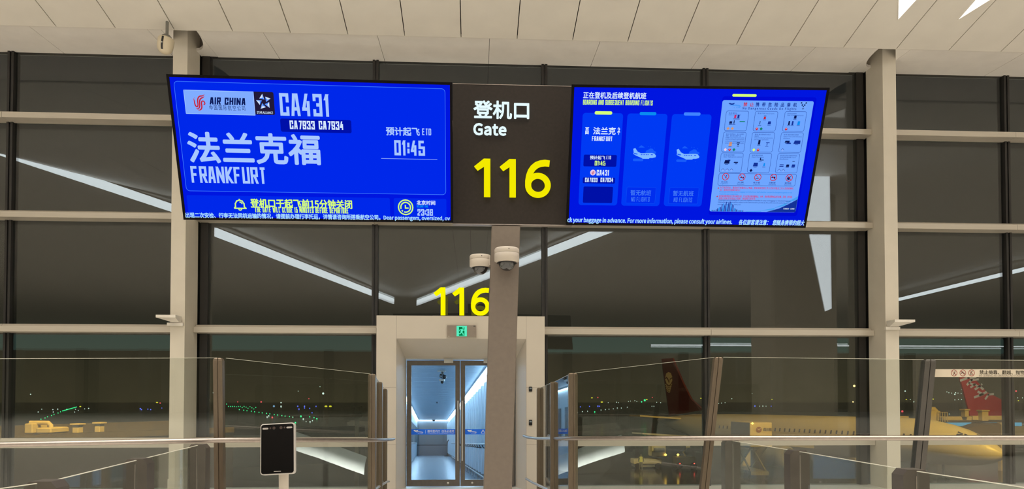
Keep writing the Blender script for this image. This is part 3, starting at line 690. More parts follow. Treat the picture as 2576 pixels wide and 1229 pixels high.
# right screen
sc, fc, mb, W, H = screen((1.8373, 3.6564, -.0584, .4316, -.0141, 2.093, 1.1331), 'wide blue screen right of the gate number, with flight cards and a dangerous goods notice', (1.84, 5.9, 3.1))
mount(sc, fc, br.x, 2.0)
fc.rrect(mb, fc.rect(1800, 243, 2030, 542), .02, A * .5, emit('screen_blue_deep', lin(0, 12, 214)))
scr = mb.build('screen', sc)
mb = MB(); fc.T(mb, '正在登机及后续登机航班', 1467, 231.5, 1626, 248.5, A * 2, S_WHT, .025); fc.D(mb, 'BOARDING AND SUBSEQUENT BOARDING FLIGHTS', 1466.5, 251.5, 1642, 264, A * 2, S_YEL, wt=.15, aspect=.42, gap=.10); mb.build('heading', scr)
cards = []
for (xa, xb, va, vb) in ((1460.5, 1560, 284, 516), (1570.5, 1669, 285.5, 517.5), (1680, 1777.5, 287, 518.5)):
    mb = MB(); b = fc.rect(xa, (va + vb) / 2, xb, (va + vb) / 2 + .1); b = (b[0], fc.loc((xa + xb) / 2, vb)[1], b[2], fc.loc((xa + xb) / 2, va)[1])
    fc.rrect(mb, b, .025, A, S_CARD); cards.append((mb, b))
def tab(mb, u0, v0, u1, v1, m): b = fc.rect(u0, v0, u1, v1); fc.rrect(mb, b, (b[3] - b[1]) * .48, A * 3, m)
mb, b = cards[0]; tab(mb, 1496, 279.5, 1540, 288, S_YEL)
fc.T(mb, '畐', 1472, 319.5, 1481.5, 337.5, A * 3, S_WHT, .02); fc.T(mb, '法兰克', 1492, 319.5, 1549, 338.5, A * 3, S_WHT, .028); fc.T(mb, '礻', 1552.5, 319.5, 1560, 338.5, A * 3, S_WHT, .02)
fc.D(mb, 'FRANKFURT', 1489, 342.5, 1540, 354.5, A * 3, S_WHT, wt=.16, gap=.08)
for q in ((1468, 389, 1551, 418.5), (1466, 446, 1547, 461), (1467, 469, 1541, 510)): fc.rrect(mb, fc.rect(*q), .01, A * 2, S_DK)
fc.T(mb, '预计起飞', 1484, 391, 1522.5, 401, A * 3, S_WHT, .03); fc.D(mb, 'ETD', 1525.5, 391.5, 1537, 400, A * 3, S_WHT, wt=.15, gap=.1); fc.D(mb, '01:45', 1496, 404, 1523, 416, A * 3, S_YEL, wt=.17, aspect=.5, gap=.1)
c = fc.loc(1491.5, 433.5); fc.disc(mb, c, .0235, A * 3, S_PINK); phoenix(fc, mb, (c[0] - .013, c[1] - .016, c[0] + .014, c[1] + .015), A * 4, S_RED)
fc.D(mb, 'CA431', 1501, 427, 1532, 441, A * 3, S_WHT, wt=.17, gap=.1); fc.D(mb, 'CA7933', 1471.5, 446.5, 1503, 457.5, A * 3, S_WHT, wt=.18, gap=.1); fc.D(mb, 'CA7934', 1510.5, 446.5, 1542, 457.5, A * 3, S_WHT, wt=.18, gap=.1)
mb.build('flight_card', scr)
S_CLD = emit('screen_cloud', lin(24, 92, 250)); S_PLN = emit('screen_plane', lin(128, 186, 255))
def plane_icon(mb, du, dv):
    R = lambda *q: fc.rect(q[0] + du, q[1] + dv, q[2] + du, q[3] + dv)
    def pts(l): return [fc.loc(u + du, v + dv) for u, v in l]
    fc.poly(mb, pts([(1606, 371), (1609, 368), (1613, 365), (1617, 367), (1622, 371)]), A * 2, S_CLD); fc.poly(mb, pts([(1623, 386), (1625, 379), (1631, 376), (1636, 373), (1642, 374), (1645, 379), (1650, 381), (1650, 386)]), A * 2, S_CLD); fc.rrect(mb, R(1592, 398.5, 1618, 405), .01, A * 2, S_CLD)
    for u, v in ((1631, 368), (1637, 369), (1646, 372), (1640, 404)): fc.disc(mb, fc.loc(u + du, v + dv), .003, A * 2, S_CLD, 8)
    fc.poly(mb, pts([(1593, 374), (1598, 372), (1604, 381), (1612, 385), (1640, 384.5), (1646, 386), (1650, 391), (1649, 395), (1641, 397), (1634, 397), (1632, 399), (1617, 399), (1614, 397), (1600, 391), (1593, 387), (1594, 383)]), A * 3, S_PLN)
    fc.poly(mb, pts([(1595, 384), (1604, 386), (1603, 388.5), (1595, 387)]), A * 4, S_CLD)
    for k in range(5): fc.poly(mb, pts([(1612 + 4.2 * k, 387.5), (1614.5 + 4.2 * k, 387.5), (1614.5 + 4.2 * k, 389.5), (1612 + 4.2 * k, 389.5)]), A * 4, S_CARD)
    fc.poly(mb, pts([(1637, 387.5), (1642, 388), (1642, 389.8), (1637, 389.3)]), A * 4, S_CARD)
for (mb, b), du, dv, m, tb in ((cards[1], 0, 0, S_TAB, (1609, 281.5, 1651, 289.5)), (cards[2], 109, 2, S_TAB2, (1720, 282.5, 1762, 290.5))):
    tab(mb, *tb, m); plane_icon(mb, du, dv)
    nb = fc.rect(1575.5 + du * .985, 470 + dv * .7, 1649 + du * .985, 511 + dv * .7); fc.rrect(mb, nb, .008, A * 2, emit('screen_box', lin(0, 46, 238))); fc.outline(mb, nb, .008, .002, A * 3, emit('screen_box_line', lin(20, 84, 246)))
    fc.T(mb, '暂无航班', 1586 + du * .98, 477.5 + dv * .7, 1638 + du * .98, 491.5 + dv * .7, A * 3, S_DIM, .015); fc.D(mb, 'NO FLIGHTS', 1587.5 + du * .98, 495 + dv * .7, 1634 + du * .98, 506.5 + dv * .7, A * 3, S_DIM, wt=.13, gap=.12)
    mb.build('flight_card', scr)
mb = MB(); fc.T(mb, 'ck your baggage in advance. For more information, please consult your airlines.', 1427, 548, 1842, 564, A * 4, S_TICK, .03, shear=.06); fc.T(mb, '各位旅客请注意：  您随身携带的超大', 1858, 552, 2024, 566, A * 4, S_TICK, .028, shear=.12); mb.build('running_text', scr)

# the notice on the right screen
mb = MB(); tab(mb, 1842, 236.5, 1903, 243, S_YEL)
pb_ = fc.rect(1801, 392, 2024.5, 393); pb_ = (pb_[0], fc.loc(1892, 532.5)[1], pb_[2], fc.loc(1930, 253)[1])
fc.rrect(mb, pb_, .015, A, S_POST)
ctia(fc, mb, fc.rect(1832, 258.5, 1864, 271.5), S_DTX, S_TAB, A * 2)
fc.T(mb, '禁止', 1870, 257, 1896, 267.5, A * 2, S_RED, .025, spacing=1.4); fc.T(mb, '携带危险品乘机', 1901, 257.5, 2004.5, 268.5, A * 2, S_DTX, .025, spacing=1.5); fc.T(mb, 'No Dangerous Goods On Flights', 1868, 269.5, 2003, 277.5, A * 2, S_DTX, .02, spacing=1.15)
c = fc.loc(2021, 265); R = .026
fc.ring(mb, c, R, .003, A * 2, S_PLATE); 
for s in (-1, 1):
    fc.disc(mb, (c[0] + s * R * .72, c[1] + R * .72), R * .26, A * 2, S_NAVY, 12); fc.disc(mb, (c[0] + s * R * .38, c[1] + R * .12), R * .24, A * 2, S_NAVY, 12)
fc.disc(mb, (c[0], c[1] - R * .32), R * .2, A * 2, S_NAVY, 10); fc.ring(mb, (c[0], c[1] - R * .8), R * .35, R * .2, A * 2, S_NAVY, 10, 180, 360)
T9 = ['第1类 爆炸品|Class 1 Explosives', '第2类 气体 Class 2 Gases', '第3类 易燃液体|Class 3 Flammable liquids', '第4类 易燃固体；易于自燃的|物质；遇水放出易燃气体|的物质 Class 4 Flammable solids|Substances liable to spontaneous|combustion; Substances which in|contact with water emit flammable', '第5类 氧化性物质 有机过|氧化物|Class 5 Oxidizing Substances|and Organic peroxides', '第6类 毒性和感染性物质|Class 6 Toxic and infectious|substances', '第7类 放射性物质|Class 7 Radioactive material', '第8类 腐蚀性物质|Class 8 Corrosives', '第9类 杂项危险物质和物品，|包括环境危害物质 Class 9|Miscellaneous']
BX = [[(1824, 1881), (1896.5, 1954), (1971, 2026)], [(1817, 1874.5), (1889, 1946), (1961.5, 2018)], [(1811, 1867.5), (1882, 1938.5), (1953, 2008.5)]]
BV = [(278.5, 329), (331.5, 382), (384, 433.5)]
DI = {(0, 0): [S_ORG, S_ORG], (0, 1): [S_RED, S_GRN], (0, 2): [S_RED], (1, 0): [S_PINK, S_RED, S_GRN], (1, 1): [S_YEL, S_RED], (1, 2): [S_PLATE], (2, 0): [S_PLATE, S_PLATE, S_PLATE], (2, 1): [S_NAVY], (2, 2): [S_PLATE, S_PLATE]}
IC = {(0, 0): [(.42, .72, .10, .17, S_RTX), (.56, .72, .09, .17, S_DTX), (.25, .42, .13, .12, S_NAVY), (.40, .45, .04, .16, S_NAVY), (.75, .47, .26, .05, S_GRN)], (0, 1): [(.45, .66, .10, .12, S_RED), (.45, .76, .12, .03, S_NAVY), (.27, .42, .03, .17, S_NAVY), (.68, .42, .14, .15, S_DTX)],
      (0, 2): [(.5, .72, .12, .16, S_NAVY), (.26, .42, .08, .20, S_NAVY), (.42, .42, .08, .20, S_DTX), (.70, .42, .12, .19, S_TAB)], (1, 0): [(.36, .40, .14, .2, S_ORG), (.70, .46, .15, .05, S_NAVY), (.70, .38, .07, .06, S_NAVY), (.70, .30, .1, .03, S_NAVY)],
      (1, 1): [(.36, .50, .10, .22, S_NAVY), (.74, .48, .17, .04, S_DTX), (.72, .41, .03, .14, S_DTX)], (1, 2): [(.32, .54, .22, .10, S_NAVY), (.40, .46, .2, .06, S_DTX), (.76, .52, .30, .17, S_DTX)],
      (2, 0): [(.30, .54, .24, .18, S_NAVY), (.38, .62, .14, .06, S_DTX), (.70, .52, .20, .05, S_NAVY), (.72, .45, .12, .04, S_DTX)], (2, 1): [(.52, .70, .05, .14, S_NAVY), (.60, .65, .14, .04, S_NAVY), (.33, .42, .21, .19, S_DTX), (.72, .42, .07, .16, S_TAB)],
      (2, 2): [(.24, .42, .20, .04, S_DTX), (.24, .34, .20, .04, S_DTX), (.52, .38, .14, .12, S_NAVY), (.78, .38, .16, .13, S_DTX), (.76, .6, .12, .03, S_NAVY)]}
for i in range(3):
    for j in range(3):
        (ua, ub), (va, vb) = BX[i][j], BV[i]; va += j * .7; vb += j * .7
        b = fc.rect(ua, va, ub, vb); wd, hh = b[2] - b[0], b[3] - b[1]
        fc.outline(mb, b, .016, .0026, A * 2, S_DTX)
        for k, t in enumerate(T9[i * 3 + j].split('|')):
            ll = min(.82, .030 * sum(2 if ord(ch) > 255 else 1 for ch in t))
            y1 = b[3] - hh * (.08 + .087 * k); fc.shape(mb, text_shape(t, .012), (b[0] + wd * .12, y1 - hh * .07, b[0] + wd * (.12 + ll), y1), A * 2, S_DTX)
        for (px, py, pw, ph, m) in IC[(i, j)]:
            cx, cy = b[0] + wd * px, b[1] + hh * py; fc.poly(mb, [(cx - wd * pw / 2, cy - hh * ph / 2), (cx + wd * pw / 2, cy - hh * ph / 2), (cx + wd * pw / 2, cy + hh * ph / 2), (cx - wd * pw / 2 * .7, cy + hh * ph / 2)], A * 2, m)
            if ph > .08: fc.poly(mb, [(cx - wd * .07, b[1] + hh * (py - ph / 2 - .05)), (cx + wd * .07, b[1] + hh * (py - ph / 2 - .05)), (cx + wd * .07, b[1] + hh * (py - ph / 2 - .025)), (cx - wd * .07, b[1] + hh * (py - ph / 2 - .025))], A * 2, S_DTX)
        for k, m in enumerate(DI[(i, j)]):
            cx, cy, r = b[0] + wd * (.17 + .19 * k), b[1] + hh * .115, hh * .085
            fc.poly(mb, [(cx - r, cy), (cx, cy - r), (cx + r, cy), (cx, cy + r)], A * 2, m)
            if m is S_PLATE: fc.line(mb, [(cx - r, cy), (cx, cy + r), (cx + r, cy)], r * .2, A * 2.5, S_DTX)
            if m is S_RED: fc.poly(mb, [(cx - r * .4, cy + r * .3), (cx, cy + r * .1), (cx + r * .3, cy + r * .4), (cx, cy + r * .7)], A * 2.5, S_PINK)
b = fc.rect(1806.5, 436.5, 2002, 467); fc.outline(mb, b, .014, .0026, A * 2, S_DTX)
for k, (u, v) in enumerate(((1825, 444), (1866, 445), (1906, 445.5), (1945.5, 446), (1985, 447))):
    c = fc.loc(u, v); R = .030
    fc.ring(mb, c, R, .0055, A * 3, S_RED)
    if k == 0: fc.line(mb, [(c[0] - .002, c[1] - .012), (c[0] + .008, c[1] + .008), (c[0] + .004, c[1] + .014)], .005, A * 2, S_DTX)
    if k == 1: fc.poly(mb, [(c[0] - .018, c[1] - .006), (c[0] - .004, c[1] + .002), (c[0] + .018, c[1] - .010), (c[0] + .016, c[1] + .004), (c[0] + .002, c[1] - .006)], A * 2, S_NAVY)
    if k == 2: fc.line(mb, [(c[0] - .018, c[1] - .010), (c[0] + .006, c[1] - .010)], .005, A * 2, S_NAVY)
    if k == 3: fc.poly(mb, [(c[0] - .018, c[1] + .004), (c[0] + .016, c[1] + .006), (c[0] + .016, c[1] - .014), (c[0] + .008, c[1] - .014), (c[0] + .004, c[1] - .003), (c[0] - .018, c[1] - .002)], A * 2, S_NAVY)
    if k == 4: fc.disc(mb, (c[0] - .004, c[1] - .004), .013, A * 2, S_NAVY, 14); fc.line(mb, [(c[0] + .004, c[1] + .006), (c[0] + .014, c[1] + .014)], .005, A * 2, S_NAVY)
    fc.line(mb, [(c[0] - R * .66, c[1] + R * .66), (c[0] + R * .66, c[1] - R * .66)], .0045, A * 4, S_RED)
    fc.T(mb, ['打火机', '火柴', '电子烟', '仿真枪械', '爆炸物品'][k], u - 9 - 2, v + 11, u + 7 - 2, v + 15.5, A * 2, S_DTX, .01); fc.T(mb, ['Lighters', 'Matches', 'E-cigarettes', 'Firearms', 'Explosives'][k], u - 10 - 2, v + 16, u + 8 - 2, v + 19.5, A * 2, S_DTX, .0)
for (t, q, m) in (('▲', (1805, 470, 1809, 474), S_RED), ('为了航空安全，请您的行李箱包以上物品，若未如实告知工作人员有可能会工作人员拒绝乘机', (1811, 469.5, 1996, 475.5), S_RTX), ('定。谢谢您的理解和配合!', (1811, 475, 1862, 480), S_RTX), ('Please pay attention to your baggage and inform our staff whether contain the dangerous goods or not.', (1809, 481, 1993, 485.5), S_TAB), ('Thanks for your cooperation.', (1809, 486, 1857, 490), S_TAB),
               ('▲', (1802, 491, 1806, 495), S_RED), ('如您夹带携带或在行李中夹带火柴、打火机等易燃易爆物品、火种、液体等违禁物品进行处置，否则，您可能', (1808, 491, 1992, 497), S_RTX), ('面临公安机关对您处以罚款、拘留等行政处罚。', (1808, 496.5, 1901, 502), S_RTX), ('Passengers are prohibited to carry any lighter or matches in carry-on baggage or checked baggage.', (1807, 502, 1990, 506.5), S_DTX), ('Otherwise passengers will be subject to the administrative penalty by the public security authority, such as', (1806, 507.5, 1990, 511.5), S_DTX), ('detention or fines below 5000 yuan.', (1805, 512.5, 1864, 516), S_DTX)):
    if t == '▲':
        r = fc.rect(*q); fc.poly(mb, [(r[0], r[1]), (r[2], r[1]), ((r[0] + r[2]) / 2, r[3])], A * 2, m)
    else: fc.T(mb, t, *q, A * 2, m, .012)
gx = lambda t: pb_[0] + t * (pb_[2] - pb_[0]); gy = lambda t: pb_[1] + t * (pb_[3] - pb_[1])
x = .02
rnd = random.Random(3)
for k in range(26):
    ww = rnd.uniform(.008, .014); hh = .015 + .115 * max(0, 1 - abs(k - 12) / 9) * rnd.uniform(.5, 1); fc.poly(mb, [(gx(x), gy(0.002)), (gx(x + ww), gy(0.002)), (gx(x + ww), gy(hh * .9)), (gx(x + ww * .4), gy(hh))], A * 2, S_DTX if k % 3 else S_TAB); x += ww + .003
sw = [(.42, .0), (.60, .012), (.75, .04), (.88, .09), (1., .155)]
fc.poly(mb, [(gx(a), gy(b)) for a, b in [(.66, .002), (.80, .035), (.92, .085), (.998, .125), (.998, .002)]], A * 2.4, S_DTX)
for k in range(4): fc.poly(mb, [(gx(sw[k][0]), gy(sw[k][1])), (gx(sw[k + 1][0]), gy(sw[k + 1][1] - .04 * (k + 1) / 4 * .8)), (gx(sw[k + 1][0]), gy(sw[k + 1][1])), (gx(sw[k][0]), gy(sw[k][1] + .003))], A * 2, S_SWO)
fc.T(mb, '天府机场·公安局', 1970, 522.5, 1998, 526.5, A * 3, S_WHT, .02)
mb.build('goods_notice', scr)

# ------------------------------------------------------------------ cameras
def rot_to(d): return Vector(d).to_track_quat('Z', 'Y').to_matrix().to_4x4()
M_DOME = mat('smoked_dome', (.008, .008, .009), .08, coat=.6, spec=.8)
def dome_camera(c, r, label, arm, side):
    o = empty('dome_camera', c, label, 'security camera', 'dome cameras on the sign post')
    M = Matrix.Translation(c)
    mb = MB(); mb.lathe([(r * .80, .0), (r, .01), (r, r * .68), (r * .97, r * .72)], M_WHITEPL, M=M, n=32); mb.build('housing', o)
    mb = MB(); mb.lathe([(r * .985, r * .725), (r * 1.0, r * .745), (r * 1.0, r * 1.02), (r * .94, r * 1.13), (r * .5, r * 1.19)], M_WHITEPL, M=M, n=32); mb.build('mount_cap', o)
    mb = MB(); mb.lathe([(r * .70 * math.cos(t), -r * .70 * math.sin(t) * 1.02) for t in [math.pi / 2 * k / 9 for k in range(9)]] + [(.001, -r * .715)], M_DOME, M=Matrix.Translation(c + Vector((0, 0, .004))), n=28); mb.build('dome', o)
    mb = MB(); mb.lathe([(r * .74, .004), (r * .82, -.006), (r * .79, -.008), (r * .70, .002)], M_BLACK, M=M, n=28); mb.build('dome_ring', o)
    mb = MB()
    a, b = c + Vector(arm), c + Vector((0, 0, 0))
    if side: mb.box(a.x - r * 1.1, a.x, c.y - r * .55, c.y + r * .55, c.z + r * .15, c.z + r * 1.05, M_WHITEPL)
    else: mb.box(c.x - r * .6, c.x + r * .6, c.y + r * .6, a.y, c.z + r * .1, c.z + r * 1.1, M_WHITEPL)
    mb.build('wall_arm', o)
    mb = MB(); mb.lathe([(.001, 0), (.004, 0), (.004, .004), (.001, .004)], M_BLACK, n=8, M=Matrix.Translation((c.x + r * .12, c.y - r - .002, c.z + r * .92)) @ Matrix.Rotation(math.pi / 2, 4, 'X')); mb.build('screw', o)
    return o
cy = GY - .135; p = P(1275, 660, cy); e_ = lean(p.z)
dome_camera(Vector((p.x, cy, p.z)), .107, 'white dome camera on the front face of the sign post', (0, GY - cy, 0), False)
cy = GY + .06; p = P(1209, 670, cy - .05); e_ = lean(p.z)
dome_camera(Vector((p.x - .002, cy, p.z)), .095, 'white dome camera on the left side of the sign post', (e_[0] - p.x, 0, 0), True)

p = P(417, 108, 12.22)
o = empty('pendant_camera', p, 'round white camera hanging from the ceiling edge beside the left column', 'security camera')
M = Matrix.Translation(p) @ Matrix.Rotation(math.radians(8), 4, 'Y')
mb = MB(); mb.lathe([(.001, -.185), (.05, -.18), (.09, -.155), (.118, -.11), (.128, -.05), (.130, .05), (.118, .075), (.075, .092), (.03, .098)], mat('cream_plastic', (.70, .60, .44), .4, var=.03), M=M, n=32); mb.build('housing', o)
mb = MB(); mb.lathe([(.075, .095), (.078, .11), (.05, .135), (.03, .14)], mat('grey_collar', (.22, .21, .19), .4, metal=.4), M=M, n=24); mb.build('collar', o)
mb = MB(); mb.tube([M @ Vector((0, 0, .13)), (p.x + .02, p.y, ceil_z(12.22) + .02)], .024, mat('grey_collar', (.22, .21, .19)), n=12); mb.build('pendant_pipe', o)
mb = MB(); L = []
for z, rr in ((.055, .131), (.02, .1315), (-.04, .1315), (-.09, .125), (-.125, .112), (-.15, .096)):
    L.append([M @ Vector((x, -math.sqrt(max(rr * rr - x * x, 0)) - h, z)) for x, h in ((-.016, -.01), (-.016, .003), (.016, .003), (.016, -.01))])
mb.loft(L, M_BLACK); mb.build('lens_slot', o)
mb = MB(); q = M @ Vector((0, -.134, -.05)); mb.lathe([(.001, 0), (.012, 0), (.012, .006), (.001, .006)], mat('lens_glint', (.6, .6, .55), .2), n=12, M=Matrix.Translation(q) @ Matrix.Rotation(math.pi / 2, 4, 'X')); mb.build('lens', o)

for (u0, u1, v0, v1, cx_, s, lb) in ((401, 460, 793.5, 818, COLS[0], -1, 'white wedge-shaped fitting on the front of the left column'), (2230, 2290.5, 805, 828, COLS[1], 1, 'white wedge-shaped fitting on the front of the right column')):
    yb = CY0 - .013; a, b = P(u0, v0, 12.72), P(u1, v1, 12.72)
    o = empty('wedge_fitting', ((a.x + b.x) / 2, yb, b.z), lb, 'wall fitting', 'wedge fittings on the columns')
    x0, x1 = (a.x, b.x - .07) if s < 0 else (a.x + .07, b.x); zt, zb = a.z, b.z + .06
    xi0, xi1 = (x0 + .20, x1 - .01) if s < 0 else (x0 + .01, x1 - .20)
    mb = MB(); mb.loft([[Vector(q) for q in ((xi0, yb - .08, zb), (xi1, yb - .08, zb), (xi1, yb, zb), (xi0, yb, zb))], [Vector(q) for q in ((x0, yb - .26, zt - .045), (x1, yb - .26, zt - .045), (x1, yb, zt - .045), (x0, yb, zt - .045))], [Vector(q) for q in ((x0, yb - .26, zt), (x1, yb - .26, zt), (x1, yb, zt), (x0, yb, zt))]], mat('white_fitting', (.80, .74, .66), .4)); mb.build('housing', o)
    mb = MB(); xa, xb = (xi1 - .22, xi1 + .05) if s < 0 else (xi0 - .05, xi0 + .22)
    mb.box(xa, xb, yb - .05, yb, zb - .06, zb - .005, mat('white_fitting', (.80, .74, .66))); mb.build('wall_bracket', o)

# ------------------------------------------------------------------ glass barriers
def ramp(y): return .25 if y < 7.5 else (.25 * (12.6 - y) / 5.1 if y < 12.6 else 0)
def barrier_post(root, x, y, top, wd=.105, dp=.06, ang=0., lean_=0., m=None):
    m = m or M_STEEL; mb = MB(); z0 = ramp(y); R = Matrix.Translation((x, y, 0)) @ Matrix.Rotation(ang, 4, 'Z')
    for s in (-1, 1):                                               # two cheeks with a fine slot between
        a, b = (-wd / 2, -.004) if s < 0 else (.004, wd / 2); loops = []
        for z, i in ((z0, 0), (top - .03, 0), (top - .008, .006), (top, .02)):
            sh = lean_ * (z - z0); loops.append([R @ Vector((xx + sh, yy, z)) for xx, yy in ((a + (i if s < 0 else 0), -dp / 2 + i / 2), (b - (i if s > 0 else 0), -dp / 2 + i / 2), (b - (i if s > 0 else 0), dp / 2 - i / 2), (a + (i if s < 0 else 0), dp / 2 - i / 2))])
        mb.loft(loops, m)
    sh = lean_ * (top - z0 - .01); mb.loft([[R @ Vector((xx + sh * t, yy, z)) for xx, yy in ((-.006, -dp / 2 + .012), (.006, -dp / 2 + .012), (.006, dp / 2 - .012), (-.006, dp / 2 - .012))] for z, t in ((z0, 0), (top - .02, 1))], m)
    mb.build('post', root)
def barrier_glass(root, a, b, za, zb, gap=.06, leana=0., leanb=0., lift=.08):
    a, b = Vector((a[0], a[1], 0)), Vector((b[0], b[1], 0)); d = (b - a).normalized(); nn = Vector((-d.y, d.x, 0)) * .006
    a, b = a + d * gap, b - d * gap
    q = [(a, ramp(a.y) + lift, 0), (b, ramp(b.y) + lift, 0), (b, zb, leanb), (a, za, leana)]
    pts = [Vector((p.x + l * (z - ramp(p.y)), p.y, z)) for p, z, l in q]
    mb = MB(); mb.loft([[p - nn for p in pts], [p + nn for p in pts]], M_CLEAR); g_ = mb.build('glass_panel', root)
    mb = MB(); e0, e1 = pts[3], pts[2]; up = Vector((0, 0, .004))
    mb.loft([[e - nn, e + nn, e + nn + up, e - nn + up] for e in (e0, e1)], mat('ground_glass_edge', (.62, .60, .50), .35)); mb.build('top_edge', g_)
    return g_
TOPA = P(558, 900, 7.7).z
# left run
L0, L1, L2, L3, L4 = (-5.9, 7.55), (P(558, 1000, 7.7).x, 7.7), (P(936, 1000, 9.7).x, 9.7), (P(954, 1000, 11.0).x, 11.0), (P(968, 1000, 12.4).x, 12.4)
HT = [P(0, 904, 7.55).z, TOPA, P(936, 940, 9.7).z, P(954, 960, 11).z, P(968, 977, 12.4).z]
lb = empty('glass_barrier', (L1[0], L1[1], .25), 'tall glass barrier with steel posts running to the left side of the gate doors', 'barrier', 'tall glass barriers')
RUNL = [L0, L1, L2, L3, L4]
for (q, h, wd, ang, ln_) in ((L1, HT[1], .095, 0, -.02), (L2, HT[2], .10, 0, 0), (L3, HT[3], .10, 0, 0), (L4, HT[4], .085, 0, 0)):
    barrier_post(lb, q[0] - ln_ * .9 * 0, q[1], h, wd, .07, ang, ln_)
for i in range(4): barrier_glass(lb, RUNL[i], RUNL[i + 1], HT[i], HT[i + 1], .05)
def rail(root, pix, r, name='handrail', m=M_RAIL, standoff=.0):
    mb = MB(); mb.tube([P(u, v, y) for u, v, y in pix], r, m, n=14); mb.build(name, root)
rail(lb, [(-150, 1122.5, 7.38), (0, 1118, 7.42), (560, 1106.5, 7.52), (700, 1106, 8.1), (936, 1106, 9.45), (965, 1105.5, 10.6), (975, 1105, 11.9)], .027)
mb = MB(); mb.tube([P(975, 1105, 11.9), P(985, 1104.5, 12.3), P(992, 1103, 12.55)], [.027, .026, .02], M_CHROME, n=12); mb.build('rail_end', lb)
mb = MB(); mb.tube([P(930, 1240, 9.6), P(955, 1222, 11), P(973, 1211, 12.4), P(978, 1210, 12.55)], .02, M_CHROME, n=10); mb.build('kick_rail', lb)
# right run
R1x = P(1806, 905, 7.7).x; R2x = P(2336, 905, 7.7).x
z1, z2 = P(1806, 898, 7.7).z, P(2332, 904, 7.7).z
LN = .115
R1, R2, R3 = (R1x - LN * (z1 - .25), 7.7), (R2x - LN * (z2 - .25), 7.7), (7.9, 7.7)
R4, R5, R6 = (P(1441, 1000, 9.7).x, 9.7), (P(1394, 1000, 11.).x, 11.), (P(1359, 1000, 12.4).x, 12.4)
hr = [P(1441, 938, 9.7).z, P(1394, 960, 11).z, P(1359, 975, 12.4).z]
rb = empty('glass_barrier', (R1[0], 7.7, .25), 'tall glass barrier with leaning posts and white warning strip running right from the gate', 'barrier', 'tall glass barriers')
barrier_post(rb, R1[0], R1[1], z1, .09, .07, 0, LN); barrier_post(rb, R2[0], R2[1], z2, .125, .08, 0, LN, mat('dark_steel_post', (.13, .12, .11), .35, metal=.8))
for q, h, wd in ((R4, hr[0], .125), (R5, hr[1], .125), (R6, hr[2], .12)): barrier_post(rb, q[0], q[1], h, wd, .07)
barrier_glass(rb, R6, R5, hr[2], hr[1], .05); barrier_glass(rb, R5, R4, hr[1], hr[0], .05); barrier_glass(rb, R4, R1, hr[0], z1, .06, 0, LN)
barrier_glass(rb, R1, R2, z1, z2, .06, LN, LN); g5 = barrier_glass(rb, R2, R3, z2, P(2576, 908, 7.7).z, .07, LN, 0)
rail(rb, [(2750, 1102, 7.45), (2576, 1101, 7.45), (2200, 1101, 7.45), (1806, 1101.5, 7.48), (1441, 1101.5, 9.4), (1405, 1102, 10.6), (1390, 1102, 11.2)], .027)
mb = MB(); mb.tube([P(1390, 1102, 11.2), P(1350, 1102, 12.2), P(1328, 1099, 12.6), P(1318, 1095, 12.82)], .026, M_CHROME, n=12); mb.build('rail_end', rb)
mb = MB(); mb.tube([P(1420, 1250, 10.2), P(1375, 1229, 11.2), P(1340, 1213, 12.3), P(1324, 1203, 12.82)], .024, M_CHROME, n=10); mb.build('kick_rail', rb)
W_F = Face(Vector((5.2, 7.685, 1.9)), Vector((1, 0, 0)), Vector((0, 0, 1)), Vector((0, -1, 0)))
M_STRIP = mat('strip_white', (.55, .47, .36), .6); M_SRED = mat('strip_red', (.28, .05, .04), .5); M_SINK = mat('strip_ink', (.12, .09, .07), .5)
mb = MB(); a, b = W_F.loc(2345, 926)[0], 7.6 - 5.2; y0, y1 = W_F.loc(2450, 948)[1], W_F.loc(2450, 928)[1]
mb.loft([[W_F.pt(x, y, h) for x, y in ((a + .02, y0), (b, y0), (b, y1), (a, y1))] for h in (-.001, .0)], M_STRIP)
for u in (2400, 2422, 2444):
    c = W_F.loc(u, 937.3); R = .037; W_F.ring(mb, c, R, .006, .001, M_SRED)
    W_F.line(mb, [(c[0] - R * .66, c[1] + R * .66), (c[0] + R * .66, c[1] - R * .66)], .005, .0014, M_SRED)
    if u == 2400: W_F.line(mb, [(c[0] + .012, c[1] + .022), (c[0] + .004, c[1] - .002), (c[0] - .012, c[1] - .022)], .009, .0006, M_SINK); W_F.line(mb, [(c[0] + .004, c[1]), (c[0] + .014, c[1] - .022)], .007, .0006, M_SINK)
    if u == 2422: W_F.line(mb, [(c[0] - .024, c[1] - .008), (c[0], c[1] + .006), (c[0] + .022, c[1] - .012)], .010, .0006, M_SINK); W_F.line(mb, [(c[0] - .022, c[1] + .012), (c[0] + .006, c[1] + .012)], .007, .0006, M_SINK)
    if u == 2444: W_F.line(mb, [(c[0] - .012, c[1] - .022), (c[0] - .006, c[1] + .004), (c[0] + .010, c[1] + .022)], .010, .0006, M_SINK); W_F.line(mb, [(c[0] - .004, c[1] - .016), (c[0] + .016, c[1] - .012)], .006, .0006, M_SINK)
W_F.T(mb, '禁止倚靠、翻越、抛物', 2464, 930.5, 2577, 941, .001, M_SINK, .01); W_F.T(mb, 'NO LEANING.NO CROSSING.NO TOSSING', 2462.5, 942, 2576, 947, .001, M_SINK, .0, shear=.15)
mb.build('warning_strip', rb)

